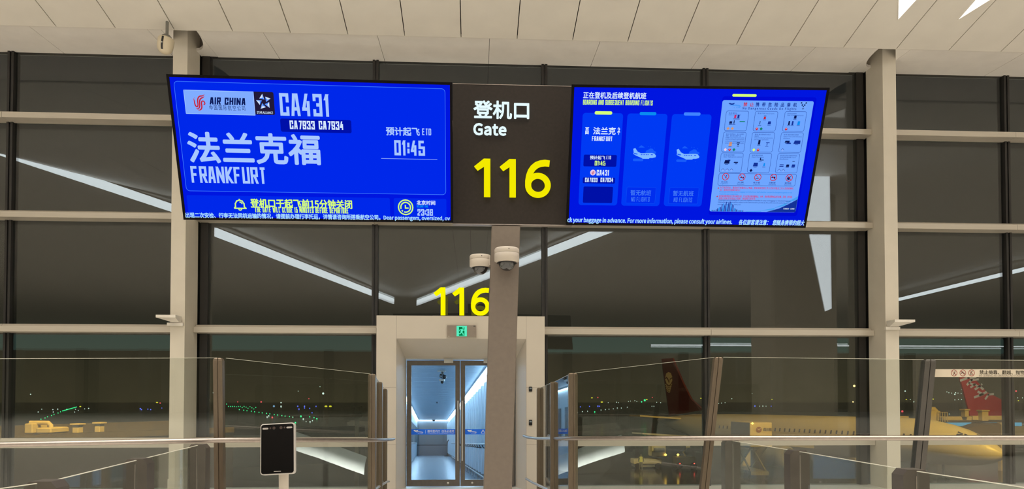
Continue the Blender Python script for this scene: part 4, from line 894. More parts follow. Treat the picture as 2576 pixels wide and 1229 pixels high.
# low barriers along the lane towards the gate
def low_barrier(pts, label, sgn_):
    r = empty('low_barrier', (pts[0][0], pts[0][1], .25), label, 'barrier', 'low glass barriers along the lane')
    for x, y, z in pts:
        mb = MB(); wd, dp = .085, .062; loops = []
        for zz, i in ((ramp(y), 0), (z - .035, 0), (z, .03)):
            loops.append([Vector(q) for q in ((x - wd + i, y - dp, zz), (x + wd - i, y - dp, zz), (x + wd - i, y + dp, zz), (x - wd + i, y + dp, zz))])
        mb.loft(loops, M_DARKPOST); mb.box(x - .002, x + .002, y - dp - .002, y - dp + .002, ramp(y), z - .04, M_RAIL); mb.build('post', r)
    for (p0, p1) in zip(pts[:-1], pts[1:]): barrier_glass(r, p0[:2], p1[:2], p0[2] - .012, p1[2] - .012, .07, lift=.06)
def lp(u, v, z=1.19): 
    y = (z - EYE.z) / (ray(u, v).z / ray(u, v).y); q = P(u, v, y); return (q.x, y, z)
low_barrier([lp(501, 1116), lp(350, 1152), lp(118, 1207), (-2.62, 2.6, 1.19)], 'low glass barrier with dark posts left of the lane, near the face terminal', -1)
low_barrier([lp(1838, 1105), lp(2004, 1131), lp(2290, 1178), (2.80, 3.0, 1.19)], 'low glass barrier with dark posts right of the lane', 1)

# ------------------------------------------------------------------ face terminal
tp = P(699, 1128, 3.8)
ft = empty('face_terminal', (tp.x, 3.85, .25), 'black tablet-like face scanner with white rim on a slim pale pole', 'terminal')
TM = Matrix.Translation(tp) @ Matrix.Rotation(math.radians(-2.6), 4, 'Y') @ Matrix.Rotation(math.radians(-8), 4, 'X') @ Matrix.Rotation(math.radians(-4), 4, 'Z')
def rr(wd, hh, r, y, n_=6):
    out = []
    for cx, cz, a0 in ((wd - r, hh - r, 0), (-wd + r, hh - r, 90), (-wd + r, -hh + r, 180), (wd - r, -hh + r, 270)):
        for k in range(n_): t = math.radians(a0 + 90 * k / (n_ - 1)); out.append(TM @ Vector((cx + r * math.cos(t), y, cz + r * math.sin(t))))
    return out
HWt, HHt = .0905, .1335
mb = MB(); mb.loft([rr(HWt - .006, HHt - .006, .014, .022), rr(HWt, HHt, .016, .016), rr(HWt, HHt, .016, -.004), rr(HWt - .004, HHt - .004, .014, -.006)], mat('white_rim', (.42, .39, .36), .4)); mb.build('rim', ft)
mb = MB(); mb.loft([rr(HWt - .0055, HHt - .0055, .012, -.0058), rr(HWt - .0055, HHt - .0055, .012, -.0068)], mat('screen_glass_black', (.004, .003, .003), .2, var=.0, spec=.15)); sg = mb.build('screen', ft)
def dot(mb, x, z, rx, rz, m, y=-.0072, n_=14): mb.add([TM @ Vector((x + rx * math.cos(2 * math.pi * k / n_), y, z + rz * math.sin(2 * math.pi * k / n_))) for k in range(n_)], [tuple(range(n_))], m)
def pill(mb, x, z, w_, h_, m): mb.add([TM @ Vector((x + sx_ * (w_ - h_) + h_ * math.cos(math.radians(a)), -.0072, z + h_ * math.sin(math.radians(a)))) for sx_, a0 in ((1, -90), (-1, 90)) for a in range(a0, a0 + 181, 30)], [tuple(range(14))], m)
for s in (-1, 1):
    mb = MB(); pill(mb, s * .063, .108, .0155, .0045, mat('sensor_window', (.42, .38, .35), .4)); mb.build('light_bar', sg)
for x, r in ((-.037, .005), (-.018, .008), (.019, .008), (.038, .005)):
    mb = MB(); dot(mb, x, .109, r, r, mat('lens_dark', (.05, .03, .025), .2)); mb.build('lens', sg)
mb = MB(); pill(mb, 0, -.117, .019, .0018, mat('sensor_window', (.42, .38, .35))); mb.build('logo_line', sg)
mb = MB(); loops = []
for z, r in ((tp.z - .115, .0255), (tp.z - .3, .024), (.27, .024)):
    loops.append([Vector((tp.x + .018 + (tp.z - z) * .01 + r * math.cos(t), tp.y + .045 + r * math.sin(t), z)) for t in [2 * math.pi * k / 20 for k in range(20)]])
mb.loft(loops, M_WHITEPL, smooth=True); mb.box(tp.x - .015, tp.x + .045, tp.y + .018, tp.y + .045, tp.z - .12, tp.z - .04, M_WHITEPL); mb.build('pole', ft)
mb = MB(); mb.lathe([(.16, 0), (.16, .008), (.05, .02), (.03, .02)], M_WHITEPL, M=Matrix.Translation((tp.x + .03, tp.y + .045, .25))); mb.build('base', ft)

# ------------------------------------------------------------------ ceiling lights
CO, CN = Vector((0, EDGE_Y, EDGE_Z - .012)), Vector((0, .213, 1)).normalized()
def ceil_pt(u, v): return on_plane(u, v, CO, CN)
M_TRI = emit('warm_light_panel', (1.0, .93, .80), 1.6)
for pix, lb in ((((2260, 48), (2262, -70), (2369, -70)), 'triangular ceiling light, the one with the near-vertical left edge'), (((2412, 48), (2515, -70), (2602, -70)), 'triangular ceiling light, the slimmer slanting one at the right')):
    pts = [ceil_pt(*q) for q in pix]
    o = empty('triangular_ceiling_light', pts[0], lb, 'ceiling light', 'triangular lights in the ceiling panels')
    mb = MB(); mb.loft([[q + CN * h for q in pts] for h in (-.004, .011)], M_TRI); mb.build('diffuser', o)
    c = sum(pts, Vector()) / 3; big = [c + (q - c) * 1.03 for q in pts]
    mb = MB(); mb.add([q - CN * .003 for q in big + pts], [(i, (i + 1) % 3, 3 + (i + 1) % 3, 3 + i) for i in range(3)], M_SOFFIT); mb.add([q - CN * .003 for q in big] + [q + CN * .01 for q in big], [(i, (i + 1) % 3, 3 + (i + 1) % 3, 3 + i) for i in range(3)], M_SOFFIT); mb.build('trim_ring', o)
# the long light lines of the hall, seen mirrored in the facade
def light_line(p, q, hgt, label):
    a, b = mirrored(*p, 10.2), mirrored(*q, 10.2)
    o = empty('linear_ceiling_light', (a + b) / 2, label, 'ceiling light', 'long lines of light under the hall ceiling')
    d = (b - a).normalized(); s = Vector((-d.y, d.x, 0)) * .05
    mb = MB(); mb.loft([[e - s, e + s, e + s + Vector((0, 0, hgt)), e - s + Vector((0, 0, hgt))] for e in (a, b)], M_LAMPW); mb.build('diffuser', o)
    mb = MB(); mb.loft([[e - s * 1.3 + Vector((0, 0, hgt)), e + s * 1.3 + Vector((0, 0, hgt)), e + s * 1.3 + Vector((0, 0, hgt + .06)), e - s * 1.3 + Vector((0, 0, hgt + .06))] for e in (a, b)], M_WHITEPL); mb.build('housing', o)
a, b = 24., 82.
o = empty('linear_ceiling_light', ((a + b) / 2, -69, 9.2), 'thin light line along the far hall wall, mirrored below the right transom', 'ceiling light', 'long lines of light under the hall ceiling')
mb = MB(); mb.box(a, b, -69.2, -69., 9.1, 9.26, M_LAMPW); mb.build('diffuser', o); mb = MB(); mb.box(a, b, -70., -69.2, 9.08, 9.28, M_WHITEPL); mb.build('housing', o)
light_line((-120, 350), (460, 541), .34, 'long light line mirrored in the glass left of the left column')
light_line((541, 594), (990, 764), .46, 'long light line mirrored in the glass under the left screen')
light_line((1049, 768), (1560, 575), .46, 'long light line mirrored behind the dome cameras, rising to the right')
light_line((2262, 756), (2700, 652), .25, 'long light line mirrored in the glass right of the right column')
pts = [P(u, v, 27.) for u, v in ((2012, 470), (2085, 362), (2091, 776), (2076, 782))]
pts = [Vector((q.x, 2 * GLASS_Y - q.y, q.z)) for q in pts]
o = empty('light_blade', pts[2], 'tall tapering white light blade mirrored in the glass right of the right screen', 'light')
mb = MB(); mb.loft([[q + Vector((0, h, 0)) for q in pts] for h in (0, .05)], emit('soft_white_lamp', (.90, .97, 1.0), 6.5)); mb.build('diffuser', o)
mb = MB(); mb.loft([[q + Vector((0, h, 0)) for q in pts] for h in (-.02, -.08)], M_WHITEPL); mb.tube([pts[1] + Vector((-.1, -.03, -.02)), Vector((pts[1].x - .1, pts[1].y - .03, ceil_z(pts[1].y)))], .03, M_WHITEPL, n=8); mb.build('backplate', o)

# ------------------------------------------------------------------ the boarding corridor beyond the doors
dv = ray(1082, 1112); AX = dv / dv.y                                # it slopes away down and a little left
def cor(x, y, h):                                                   # x across, y along, h above its floor
    q = P(1082, 1112, 13.6); base = q + AX * (y - 13.6)
    return Vector((base.x + x, y, base.z + h))
q0 = P(1082, 1112, 13.6)
CL, CR = P(954, 1112, 13.6).x - q0.x, P(1266, 1112, 13.6).x - q0.x
CF, CC = P(1082, 1238, 13.6).z - q0.z, P(1082, 890, 13.6).z - q0.z
CE = 54.0
def corbox(mb, x0, x1, y0, y1, h0, h1, m): mb.loft([[cor(x, y, h) for x, h in ((x0, h0), (x1, h0), (x1, h1), (x0, h1))] for y in (y0, y1)], m)
M_CW = mat('corridor_wall_white', (.66, .74, .80), .35, var=.03); M_CC = mat('corridor_ceiling', (.50, .60, .70), .3, var=.03); M_CF = mat('corridor_floor', (.085, .13, .18), .25, var=.1, scale=20)
M_CG = mat('corridor_end_wall', (.13, .145, .16), .5); M_CT = emit('corridor_tube', (.50, .77, 1.0), 24.)
mb = MB(); corbox(mb, CL - .1, CR + .1, 13.68, CE, CF - .12, CF, M_CF); struct(mb, 'floor_corridor')
mb = MB(); y = 13.7
while y < CE:
    corbox(mb, CL, CR, y, min(y + 1.17, CE), CC, CC + .03, M_CC); y += 1.2
corbox(mb, CL - .1, CR + .1, 13.68, CE, CC + .03, CC + .08, M_GAP); struct(mb, 'ceiling_corridor')
mb = MB(); corbox(mb, CL - .1, CL, 13.68, CE, CF, CC, M_CW); y = 15
while y < CE:
    corbox(mb, CL, CL + .025, y, y + .9, CF + .95, CF + 2.0, M_CG); y += 1.5
struct(mb, 'wall_corridor_left')
mb = MB(); corbox(mb, CR, CR + .1, 13.68, CE, CF, CC, M_CW); y = 14.2
while y < CE:
    mb.loft([[cor(a, b, h) for a, b in ((CR, y), (CR - .14, y + .04), (CR - .14, y + .30), (CR, y + .38))] for h in (CF + .18, CC - .30)], M_CW); y += 1.05
corbox(mb, CR - .02, CR, 13.7, CE, CF, CF + .14, M_CG)
struct(mb, 'wall_corridor_right')
mb = MB(); corbox(mb, CL, CR, CE, CE + .1, CF, CC, M_CG); struct(mb, 'wall_corridor_end')
for x0, x1, lb in ((CL + .02, CL + .12, 'white light strip along the left ceiling edge of the boarding corridor'), (CR - .15, CR - .03, 'white light strip along the right ceiling edge of the boarding corridor')):
    o = empty('corridor_light_strip', cor(x0, 14, CC - .05), lb, 'light', 'light strips in the boarding corridor')
    mb = MB(); corbox(mb, x0 + .02, x1 - .02, 13.8, CE - .05, CC - .075, CC - .045, M_CT); mb.build('diffuser', o)
    mb = MB(); corbox(mb, x0 - .01, x1 + .01, 13.8, CE - .05, CC - .04, CC, M_CW); mb.build('housing', o)
o = empty('corridor_end_light', cor(0, CE - .1, CC - .04), 'thin light line across the far end of the corridor ceiling', 'light')
mb = MB(); corbox(mb, CL + .13, CR - .16, CE - .14, CE - .08, CC - .06, CC - .02, M_CT); mb.build('diffuser', o)
for xx, s, ya, yb_, lb in ((CR - .20, 1, 15.2, 40, 'steel handrail on brackets along the right corridor wall'), (CL + .08, -1, 24, 44, 'steel handrail along the left corridor wall')):
    o = empty('corridor_handrail', cor(xx, ya, CF + .9), lb, 'handrail', 'handrails in the boarding corridor')
    mb = MB(); mb.tube([cor(xx, ya, CF + .9), cor(xx, yb_, CF + .9)], .022, M_CHROME, n=10); mb.build('rail', o)
    k = ya + .3
    while k < min(yb_, 30):
        mb = MB(); mb.tube([cor(xx, k, CF + .885), cor(xx + s * .03, k, CF + .82), cor(xx + s * .10, k, CF + .80)], .012, M_BLACK, n=6); mb.build('bracket', o); k += .95
o = empty('bumper_rail', cor(CR - .1, 15, CF + .12), 'row of small steel kick posts at the foot of the right corridor wall', 'rail')
mb = MB(); mb.tube([cor(CR - .17, 16, CF + .15), cor(CR - .17, 40, CF + .15)], .016, M_CHROME, n=8); mb.build('rail', o)
for k in range(16):
    mb = MB(); mb.tube([cor(CR - .17, 16.3 + k * 1.1, CF), cor(CR - .17, 16.3 + k * 1.1, CF + .15)], .014, M_CHROME, n=6); mb.build('post', o)
o = empty('ramp_bumper', cor(0, CE - 2, CF), 'low steel barrier at the far end of the corridor floor', 'barrier')
mb = MB(); corbox(mb, CL + .02, CR - .15, CE - 1.6, CE - .3, CF, CF + .72, mat('bumper_steel', (.16, .16, .17), .35, metal=.6)); mb.build('plate', o)
mb = MB(); corbox(mb, CL + .02, CR - .15, CE - 1.64, CE - .28, CF + .72, CF + .78, M_BLACK); mb.build('top_rail', o)
o = empty('rail_end_post', cor(CR - .2, CE - 4, CF), 'black end post with curved rail at the right of the corridor end', 'rail')
mb = MB(); mb.tube([cor(CR - .22, CE - 5, CF), cor(CR - .22, CE - 5, CF + .95), cor(CR - .15, CE - 5.4, CF + 1.1), cor(CR + .0, CE - 6.5, CF + 1.1)], .035, M_BLACK, n=8); mb.build('post', o)
mb = MB(); corbox(mb, CR - .42, CR - .05, CE - 5.2, CE - 4.8, CF, CF + .05, M_BLACK); mb.build('foot', o)
def on_ceiling(u, v):
    d = ray(u, v); yy = 14.
    for _ in range(60):
        p = EYE + d * (yy / d.y); hz = cor(0, yy, CC).z
        r0 = p.z - hz; p2 = EYE + d * ((yy + .01) / d.y); r1 = p2.z - cor(0, yy + .01, CC).z
        yy -= r0 / ((r1 - r0) / .01)
    return EYE + d * (yy / d.y)
p = on_ceiling(1113, 932); s = p.y / 1800
o = empty('corridor_camera', p, 'black bullet camera hanging from the corridor ceiling', 'security camera')
mb = MB(); mb.box(p.x - 12 * s, p.x + 8 * s, p.y - .1, p.y + .1, p.z - 2 * s, p.z, M_WHITEPL); mb.tube([p, p - Vector((0, 0, 8 * s))], 4 * s, M_BLACK, n=10); mb.build('mount', o)
mb = MB(); c = p + Vector((1 * s, 0, -14 * s)); mb.lathe([(3 * s, -9 * s), (5.5 * s, -8 * s), (5.5 * s, 7 * s), (3 * s, 8 * s)], M_BLACK, n=16, M=Matrix.Translation(c) @ rot_to((-.8, .5, .35))); mb.build('body', o)
c = p + Vector((0, -.15, -27 * s)); o = empty('corridor_dome_camera', c, 'small dark dome camera under the bullet camera in the corridor', 'security camera')
mb = MB(); mb.box(c.x - 7 * s, c.x + 6 * s, c.y - .12, c.y + .12, c.z + 1 * s, c.z + 5 * s, M_WHITEPL); mb.tube([c + Vector((0, .05, 3 * s)), c + Vector((0, .16, 27 * s))], 1.2 * s, M_CG, n=8); mb.build('bracket', o)
mb = MB(); mb.lathe([(4.6 * s, 1 * s), (4.6 * s, -1 * s), (3.6 * s, -4 * s), (1.5 * s, -5.4 * s), (.002, -5.6 * s)], M_DOME, n=18, M=Matrix.Translation(c)); mb.build('dome', o)
for u, v, r, lb in ((1100, 1010, 3.2, 'small round smoke detector on the corridor ceiling'), (1091, 1055, 4., 'tiny dark dome at the far end of the corridor ceiling')):
    p = on_ceiling(u, v); s = min(p.y, CE - .5) / 1800
    if p.y > CE - .5: p = cor(P(u, v, CE - .5).x - cor(0, CE - .5, 0).x, CE - .5, CC)
    o = empty('ceiling_detector', p, lb, 'detector')
    mb = MB(); mb.lathe([(r * s, 0), (r * s, -2 * s), (r * .6 * s, -3.5 * s), (.002, -4 * s)], M_BLACK if u == 1091 else M_CG, n=14, M=Matrix.Translation(p)); mb.build('housing', o)

# ------------------------------------------------------------------ the apron outside
GZ = -5.9
mb = MB(); mb.loft([[Vector((x, y, GZ - h)) for x, y in ((-1800, 14.5), (1800, 14.5), (1800, 3000), (-1800, 3000))] for h in (.5, 0)], mat('wet_apron', (.022, .020, .017), .14, var=.3, scale=.15)); struct(mb, 'ground')
mb = MB(); mb.box(-40, 45, 13.7, 14.4, GZ, -.3, M_HALLWALL); struct(mb, 'wall_under_facade')
def ground_at(u, v): d = ray(u, v); return EYE + d * ((GZ - EYE.z) / d.z)

# airliner, nose to the right
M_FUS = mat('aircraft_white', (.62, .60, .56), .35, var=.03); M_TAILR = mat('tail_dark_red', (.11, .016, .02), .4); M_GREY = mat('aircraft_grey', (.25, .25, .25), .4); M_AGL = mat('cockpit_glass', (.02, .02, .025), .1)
T0, N0 = P(1655, 1040, 95.), P(2531, 1150, 57.)
fx = Vector((N0.x - T0.x, N0.y - T0.y, 0)); FL = fx.length; fx.normalize(); fy = Vector((-fx.y, fx.x, 0))      # fy points to its left side
plane = empty('airliner', ((T0 + N0) / 2)[:2] + (GZ,), 'white airliner with dark red tail parked outside, nose to the right', 'aircraft')
def A_(t, s, z): q = T0 + fx * (t * FL) + fy * s; return Vector((q.x, q.y, GZ + z))
prof = [(0, .15, 4.9), (.02, .4, 4.85), (.10, 1.0, 4.6), (.20, 1.6, 4.2), (.30, 1.95, 3.95), (.40, 2.0, 3.9), (.80, 2.0, 3.9), (.86, 1.93, 3.82), (.90, 1.75, 3.64), (.93, 1.52, 3.46), (.955, 1.22, 3.3), (.975, .9, 3.16), (.99, .5, 3.05), (1., .08, 2.98)]
mb = MB(); mb.loft([[A_(t, r * math.cos(a), zc + r * 1.02 * math.sin(a)) for a in [2 * math.pi * k / 28 for k in range(28)]] for t, r, zc in prof], M_FUS, smooth=True); fus = mb.build('fuselage', plane)
mb = MB()
def surf(t, ang): 
    for (a, b) in zip(prof[:-1], prof[1:]):
        if a[0] <= t <= b[0]:
            k = (t - a[0]) / (b[0] - a[0]); r, zc = a[1] + (b[1] - a[1]) * k + .02, a[2] + (b[2] - a[2]) * k
            return A_(t, r * math.cos(ang), zc + r * 1.02 * math.sin(ang))
SIDE = math.pi if fy.dot(Vector((0, -1, 0))) < 0 else 0            # the flank turned to the terminal
sg_ = -1 if SIDE else 1
def ang(x): return SIDE + (-x if SIDE else x)
for j, (ta, tb) in enumerate(((.922, .932), (.934, .944), (.946, .956))):
    mb.add([surf(ta, ang(.62)), surf(tb, ang(.58)), surf(tb, ang(.95)), surf(ta, ang(1.0))], [(0, 1, 2, 3)], M_AGL)
mb.add([surf(.948, ang(1.05)), surf(.962, ang(.95)), surf(.962, ang(1.56)), surf(.948, ang(1.56))], [(0, 1, 2, 3)], M_AGL); mb.build('cockpit_window', fus)
for k in range(40):
    t = .30 + k * .0145
    mb = MB(); mb.add([surf(t, ang(.16)), surf(t + .004, ang(.16)), surf(t + .004, ang(.34)), surf(t, ang(.34))], [(0, 1, 2, 3)], M_AGL); mb.build('cabin_window', fus)
def fin(name, pts, th, m, parent=plane):                           # pts: (t, z) on the centre plane
    mb = MB(); c = sum((A_(t, 0, z) for t, z in pts), Vector()) / len(pts)
    mid = [A_(t, 0, z) for t, z in pts]
    mb.loft([[c + (q - c) * .93 + fy * th for q in mid], [q + fy * th * .5 for q in mid], [q - fy * th * .5 for q in mid], [c + (q - c) * .93 - fy * th for q in mid]], m); return mb.build(name, parent)
fin_a, fin_b = P(1663, 900, 78.5), P(1692, 898, 78.)
TF = Face(A_(.10, 0, 8.0), fx, Vector((0, 0, 1)), fx.cross(Vector((0, 0, 1))))
def TFp(u, v): 
    a, b = TF.loc(u, v); return ((TF.o + fx * a - T0).dot(fx) / FL, TF.o.z + b - GZ)
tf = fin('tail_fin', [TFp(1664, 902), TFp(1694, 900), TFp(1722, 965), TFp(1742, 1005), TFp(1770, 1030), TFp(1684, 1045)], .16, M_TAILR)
TF2 = Face(TF.o + TF.n * .17, TF.a, TF.b, TF.n)
M_EMB = mat('tail_emblem', (.80, .70, .52), .5)
mb = MB(); ec = TF2.loc(1682, 957)
er = TF2.loc(1692, 957)[0] - ec[0]
def E_(pts): return [(ec[0] + a * er, ec[1] + b * er) for a, b in pts]
TF2.poly(mb, E_([(-.9, .5), (-.6, 1.3), (.0, 1.55), (.6, 1.3), (.95, .6), (.7, .5), (.35, .35), (.15, -.2), (-.1, .4), (-.5, .7)]), .01, M_EMB)
TF2.poly(mb, E_([(-.9, .3), (-.5, .45), (-.2, .1), (.1, -.5), (.35, .1), (.6, .3), (.9, .35), (.95, .0), (.6, -.5), (.1, -.85), (-.5, -.5)]), .01, M_EMB)
for k in range(4): TF2.line(mb, E_([(-.85 + .12 * k, -.55 - .38 * k), (-.2 + .06 * k, -1.0 - .32 * k), (.1, -1.1 - .3 * k), (.4 - .06 * k, -1.0 - .32 * k), (.85 - .15 * k, -.55 - .38 * k)]), er * .17, .01, M_EMB)
mb.build('tail_emblem', tf)
for s in (-1, 1):
    mb = MB(); L = [[A_(t, s * d, z + h) for t, z in ((t0, zz), (t1, zz))] for t0, t1, d, zz in ((.05, .13, .5, 5.2), (.02, .07, 5.6, 5.6)) for h in (.1, -.1)]
    a, b, c, d = L; mb.add(a + b + c + d, [(0, 1, 5, 4), (3, 2, 6, 7), (0, 4, 6, 2), (1, 3, 7, 5), (0, 2, 3, 1), (4, 5, 7, 6)], M_FUS); mb.build('tailplane', plane)
    mb = MB(); L = [[A_(t, s * d, z + h) for t, z in ((t0, zz), (t1, zz))] for t0, t1, d, zz, hh in ((.42, .60, 1.7, 2.9, .25), (.33, .37, 16., 4.1, .08)) for h in (hh, -hh)]
    a, b, c, d = L; mb.add(a + b + c + d, [(0, 1, 5, 4), (3, 2, 6, 7), (0, 4, 6, 2), (1, 3, 7, 5), (0, 2, 3, 1), (4, 5, 7, 6)], M_GREY); mb.build('wing', plane)
    mb = MB(); c = A_(.57, s * 5.6, 1.9); Mx = Matrix.Translation(c) @ rot_to(fx); mb.lathe([(.75, -2.2), (1.05, -1.2), (1.15, .6), (1.05, 1.3), (.9, 1.3), (.8, .8), (.1, .75)], M_GREY, M=Mx, n=20); mb.build('engine', plane)
mb = MB(); mb.tube([A_(.88, 0, 2.2), A_(.88, 0, .45)], .12, M_GREY); 
for s in (-.25, .25): mb.lathe([(.38, -.11), (.38, .11)], M_BLACK, M=Matrix.Translation(A_(.88, s, .38)) @ rot_to(fy), n=16)
mb.build('nose_gear', plane)
# second tail, red, far behind on the right
q = P(2465, 985, 105.)
at = empty('red_tail_fin', (q.x, q.y, GZ), 'bright red aircraft tail with slanting white script, far behind the boarding bridge on the right', 'aircraft')
RF = Face(q, Vector((1, 0, 0)), Vector((0, 0, 1)), Vector((0, -1, 0)))
pts = [RF.loc(u, v) for u, v in ((2412, 940), (2440, 938), (2482, 985), (2535, 1012), (2534, 1050), (2442, 1050), (2425, 985))]
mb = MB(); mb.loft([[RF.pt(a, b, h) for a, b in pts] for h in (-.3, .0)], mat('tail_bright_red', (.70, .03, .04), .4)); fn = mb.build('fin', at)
mb = MB()
def script(pix, wd): RF.line(mb, [RF.loc(u, v) for u, v in pix], wd * 105 / 1800, .02, mat('tail_script', (.95, .88, .80), .5))
script([(2415, 957), (2436, 949), (2456, 950)], 6); script([(2432, 968), (2444, 955), (2462, 953)], 6); script([(2436, 962), (2452, 968)], 5)
script([(2441, 974), (2452, 966), (2461, 972)], 5); script([(2468, 967), (2471, 965)], 5); script([(2452, 979), (2464, 971), (2474, 979)], 6)
script([(2450, 999), (2466, 993), (2482, 985)], 6); script([(2459, 984), (2474, 992)], 6); script([(2478, 1004), (2486, 992), (2500, 990)], 5)
mb.build('script_lettering', fn)
mb = MB(); x, z = RF.loc(2490, 1055); mb.tube([RF.pt(x - 9, z - 2.2, -.2), RF.pt(x, z - 2.3, -.2), RF.pt(x + 12, z - 2.6, -.2)], [1.2, 1.9, 1.9], M_FUS, n=18); mb.build('rear_fuselage', at)

# catering truck by the airliner
c = P(1890, 1130, 66.); a, b = P(1886, 1062, 66.), P(1942, 1062, 66.)
tr = empty('catering_truck', (c.x, 66, GZ), 'yellow-lit catering truck box with round emblem beside the airliner', 'truck')
M_TB = mat('truck_box_paint', (.74, .68, .55), .5); TW = b.x - a.x
mb = MB(); zb = a.z - 2.3; mb.bbox(a.x, b.x, 66, 71, zb, a.z, M_TB, .05); bx = mb.build('cargo_box', tr)
CF_ = Face(Vector((a.x, 65.98, a.z - 1)), Vector((1, 0, 0)), Vector((0, 0, 1)), Vector((0, -1, 0)))
M_EB = mat('emblem_brown', (.30, .13, .06), .5)
mb = MB(); cc = CF_.loc(1909, 1080); r = 7.5 * 66 / 1800; CF_.disc(mb, cc, r, .01, M_EB); CF_.poly(mb, [(cc[0] - r * .8, cc[1] + r * .35), (cc[0] - r * .2, cc[1]), (cc[0], cc[1] - r * .3), (cc[0] + r * .25, cc[1] + .02), (cc[0] + r * .85, cc[1] + r * .55), (cc[0], cc[1] + r * .25)], .02, M_TB)
CF_.T(mb, '四川航', 1921, 1075, 1941.5, 1084, .01, M_EB, .01); mb.build('box_marking', bx)
mb = MB(); mb.box(a.x + .2, b.x - .2, 66.3, 72.8, GZ + .5, GZ + .85, M_GREY); mb.build('chassis', tr)
mb = MB(); mb.bbox(a.x, b.x, 71.2, 73, GZ + .85, GZ + 2.7, M_TB, .1); mb.build('cab', tr)
for s_ in (.3, TW - .4):
    mb = MB(); mb.prism([(a.x + s_, 66.6, GZ + .85), (a.x + s_, 66.9, GZ + .85), (a.x + s_, 70.6, zb), (a.x + s_, 70.3, zb)], (.12, 0, 0), M_GREY); mb.build('lift_arm', tr)
    mb = MB(); mb.prism([(a.x + s_ + .13, 70.6, GZ + .85), (a.x + s_ + .13, 70.3, GZ + .85), (a.x + s_ + .13, 66.6, zb), (a.x + s_ + .13, 66.9, zb)], (.1, 0, 0), M_GREY); mb.build('lift_arm', tr)
for x in (a.x + .2, b.x - .2):
    for y in (67.2, 72.):
        mb = MB(); mb.lathe([(.45, -.15), (.45, .15)], M_BLACK, M=Matrix.Translation((x, y, GZ + .45)) @ Matrix.Rotation(math.pi / 2, 4, 'Y'), n=16); mb.build('wheel', tr)
mb = MB(); k = P(1893, 1064, 65.9); mb.lathe([(.001, -.12), (.12, 0), (.001, .12)], emit('orange_lamp', (1., .55, .08), 6.), n=10, M=Matrix.Translation(k)); mb.build('marker_lamp', tr)

# boarding bridges and roof plant, lit by sodium light
M_TUN = mat('bridge_wall_shade', (.014, .012, .01), .6, spec=.1)  # near-black colour stands in for shade on the tunnel side
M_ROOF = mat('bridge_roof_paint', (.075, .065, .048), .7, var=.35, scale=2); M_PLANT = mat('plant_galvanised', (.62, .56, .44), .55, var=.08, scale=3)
def duct_unit(o, at_y, pix_box, pix_tank):
    (u0, v0, u1, v1) = pix_box; a, b = P(u0, v1, at_y), P(u1, v0, at_y)
    mb = MB(); mb.bbox(a.x, b.x, at_y, at_y + 1.2, a.z, b.z, M_PLANT, .04); mb.build('unit_case', o)
    (u0, v0, u1, v1) = pix_tank; a, b = P(u0, v1, at_y), P(u1, v0, at_y); r = (b.z - a.z) * .17
    mb = MB(); mb.tube([(a.x, at_y + .4, b.z - r), ((a.x + b.x) / 2, at_y + .4, b.z - r), (b.x - r * 2.2, at_y + .4, b.z - r * 1.05), (b.x - r * 1.1, at_y + .4, b.z - r * 2.1), (b.x - r, at_y + .4, a.z)], r, M_PLANT, n=12); mb.build('duct', o)
    mb = MB(); mb.bbox(a.x, a.x + (b.x - a.x) * .35, at_y + .05, at_y + 1, a.z, b.z - r * 1.2, M_PLANT, .03); mb.build('fan_box', o)
# left bridge
ya, yb_ = 25., 29.5; A0, B0 = P(20, 1096, ya), P(470, 1078, yb_)
lbz = empty('boarding_bridge', ((A0.x + B0.x) / 2, 28, A0.z - 3), 'roof of a boarding bridge under orange light, low behind the left windows', 'boarding bridge')
d_ = (B0 - A0).normalized(); up = Vector((0, 0, 1)); nn = Vector((-d_.y, d_.x, 0)).normalized()
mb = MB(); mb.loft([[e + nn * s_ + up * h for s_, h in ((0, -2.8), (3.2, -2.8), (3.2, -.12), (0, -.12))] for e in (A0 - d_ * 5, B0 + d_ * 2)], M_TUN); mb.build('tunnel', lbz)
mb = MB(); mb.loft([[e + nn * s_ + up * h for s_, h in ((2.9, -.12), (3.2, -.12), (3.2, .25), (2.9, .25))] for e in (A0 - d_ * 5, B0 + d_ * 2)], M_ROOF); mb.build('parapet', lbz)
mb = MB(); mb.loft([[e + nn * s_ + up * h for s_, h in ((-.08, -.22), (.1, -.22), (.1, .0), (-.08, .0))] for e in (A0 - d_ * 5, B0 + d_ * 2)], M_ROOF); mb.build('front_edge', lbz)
o = empty('roof_duct_unit', P(95, 1090, 27), 'air duct unit with curved pipe on the left bridge roof', 'roof unit', 'duct units on bridge roofs'); duct_unit(o, 27., (90, 1075, 128, 1090), (58, 1058, 118, 1090))
for u0, u1, v0, v1, lb in ((179, 199, 1063, 1085, 'left one of two small capped vents on the left bridge roof'), (235, 253, 1060, 1083, 'right one of two small capped vents on the left bridge roof')):
    yv = 27.6; a, b = P(u0, v1 + 4, yv), P(u1, v0, yv); o = empty('roof_vent', a, lb, 'roof vent', 'capped vents on bridge roofs')
    mb = MB(); mb.bbox(a.x + .03, b.x - .03, yv, yv + .35, a.z, b.z - .04, M_PLANT, .02); mb.build('shaft', o)
    mb = MB(); mb.bbox(a.x - .03, b.x + .03, yv - .06, yv + .41, b.z - .08, b.z - .02, M_PLANT, .01); mb.build('cap', o)
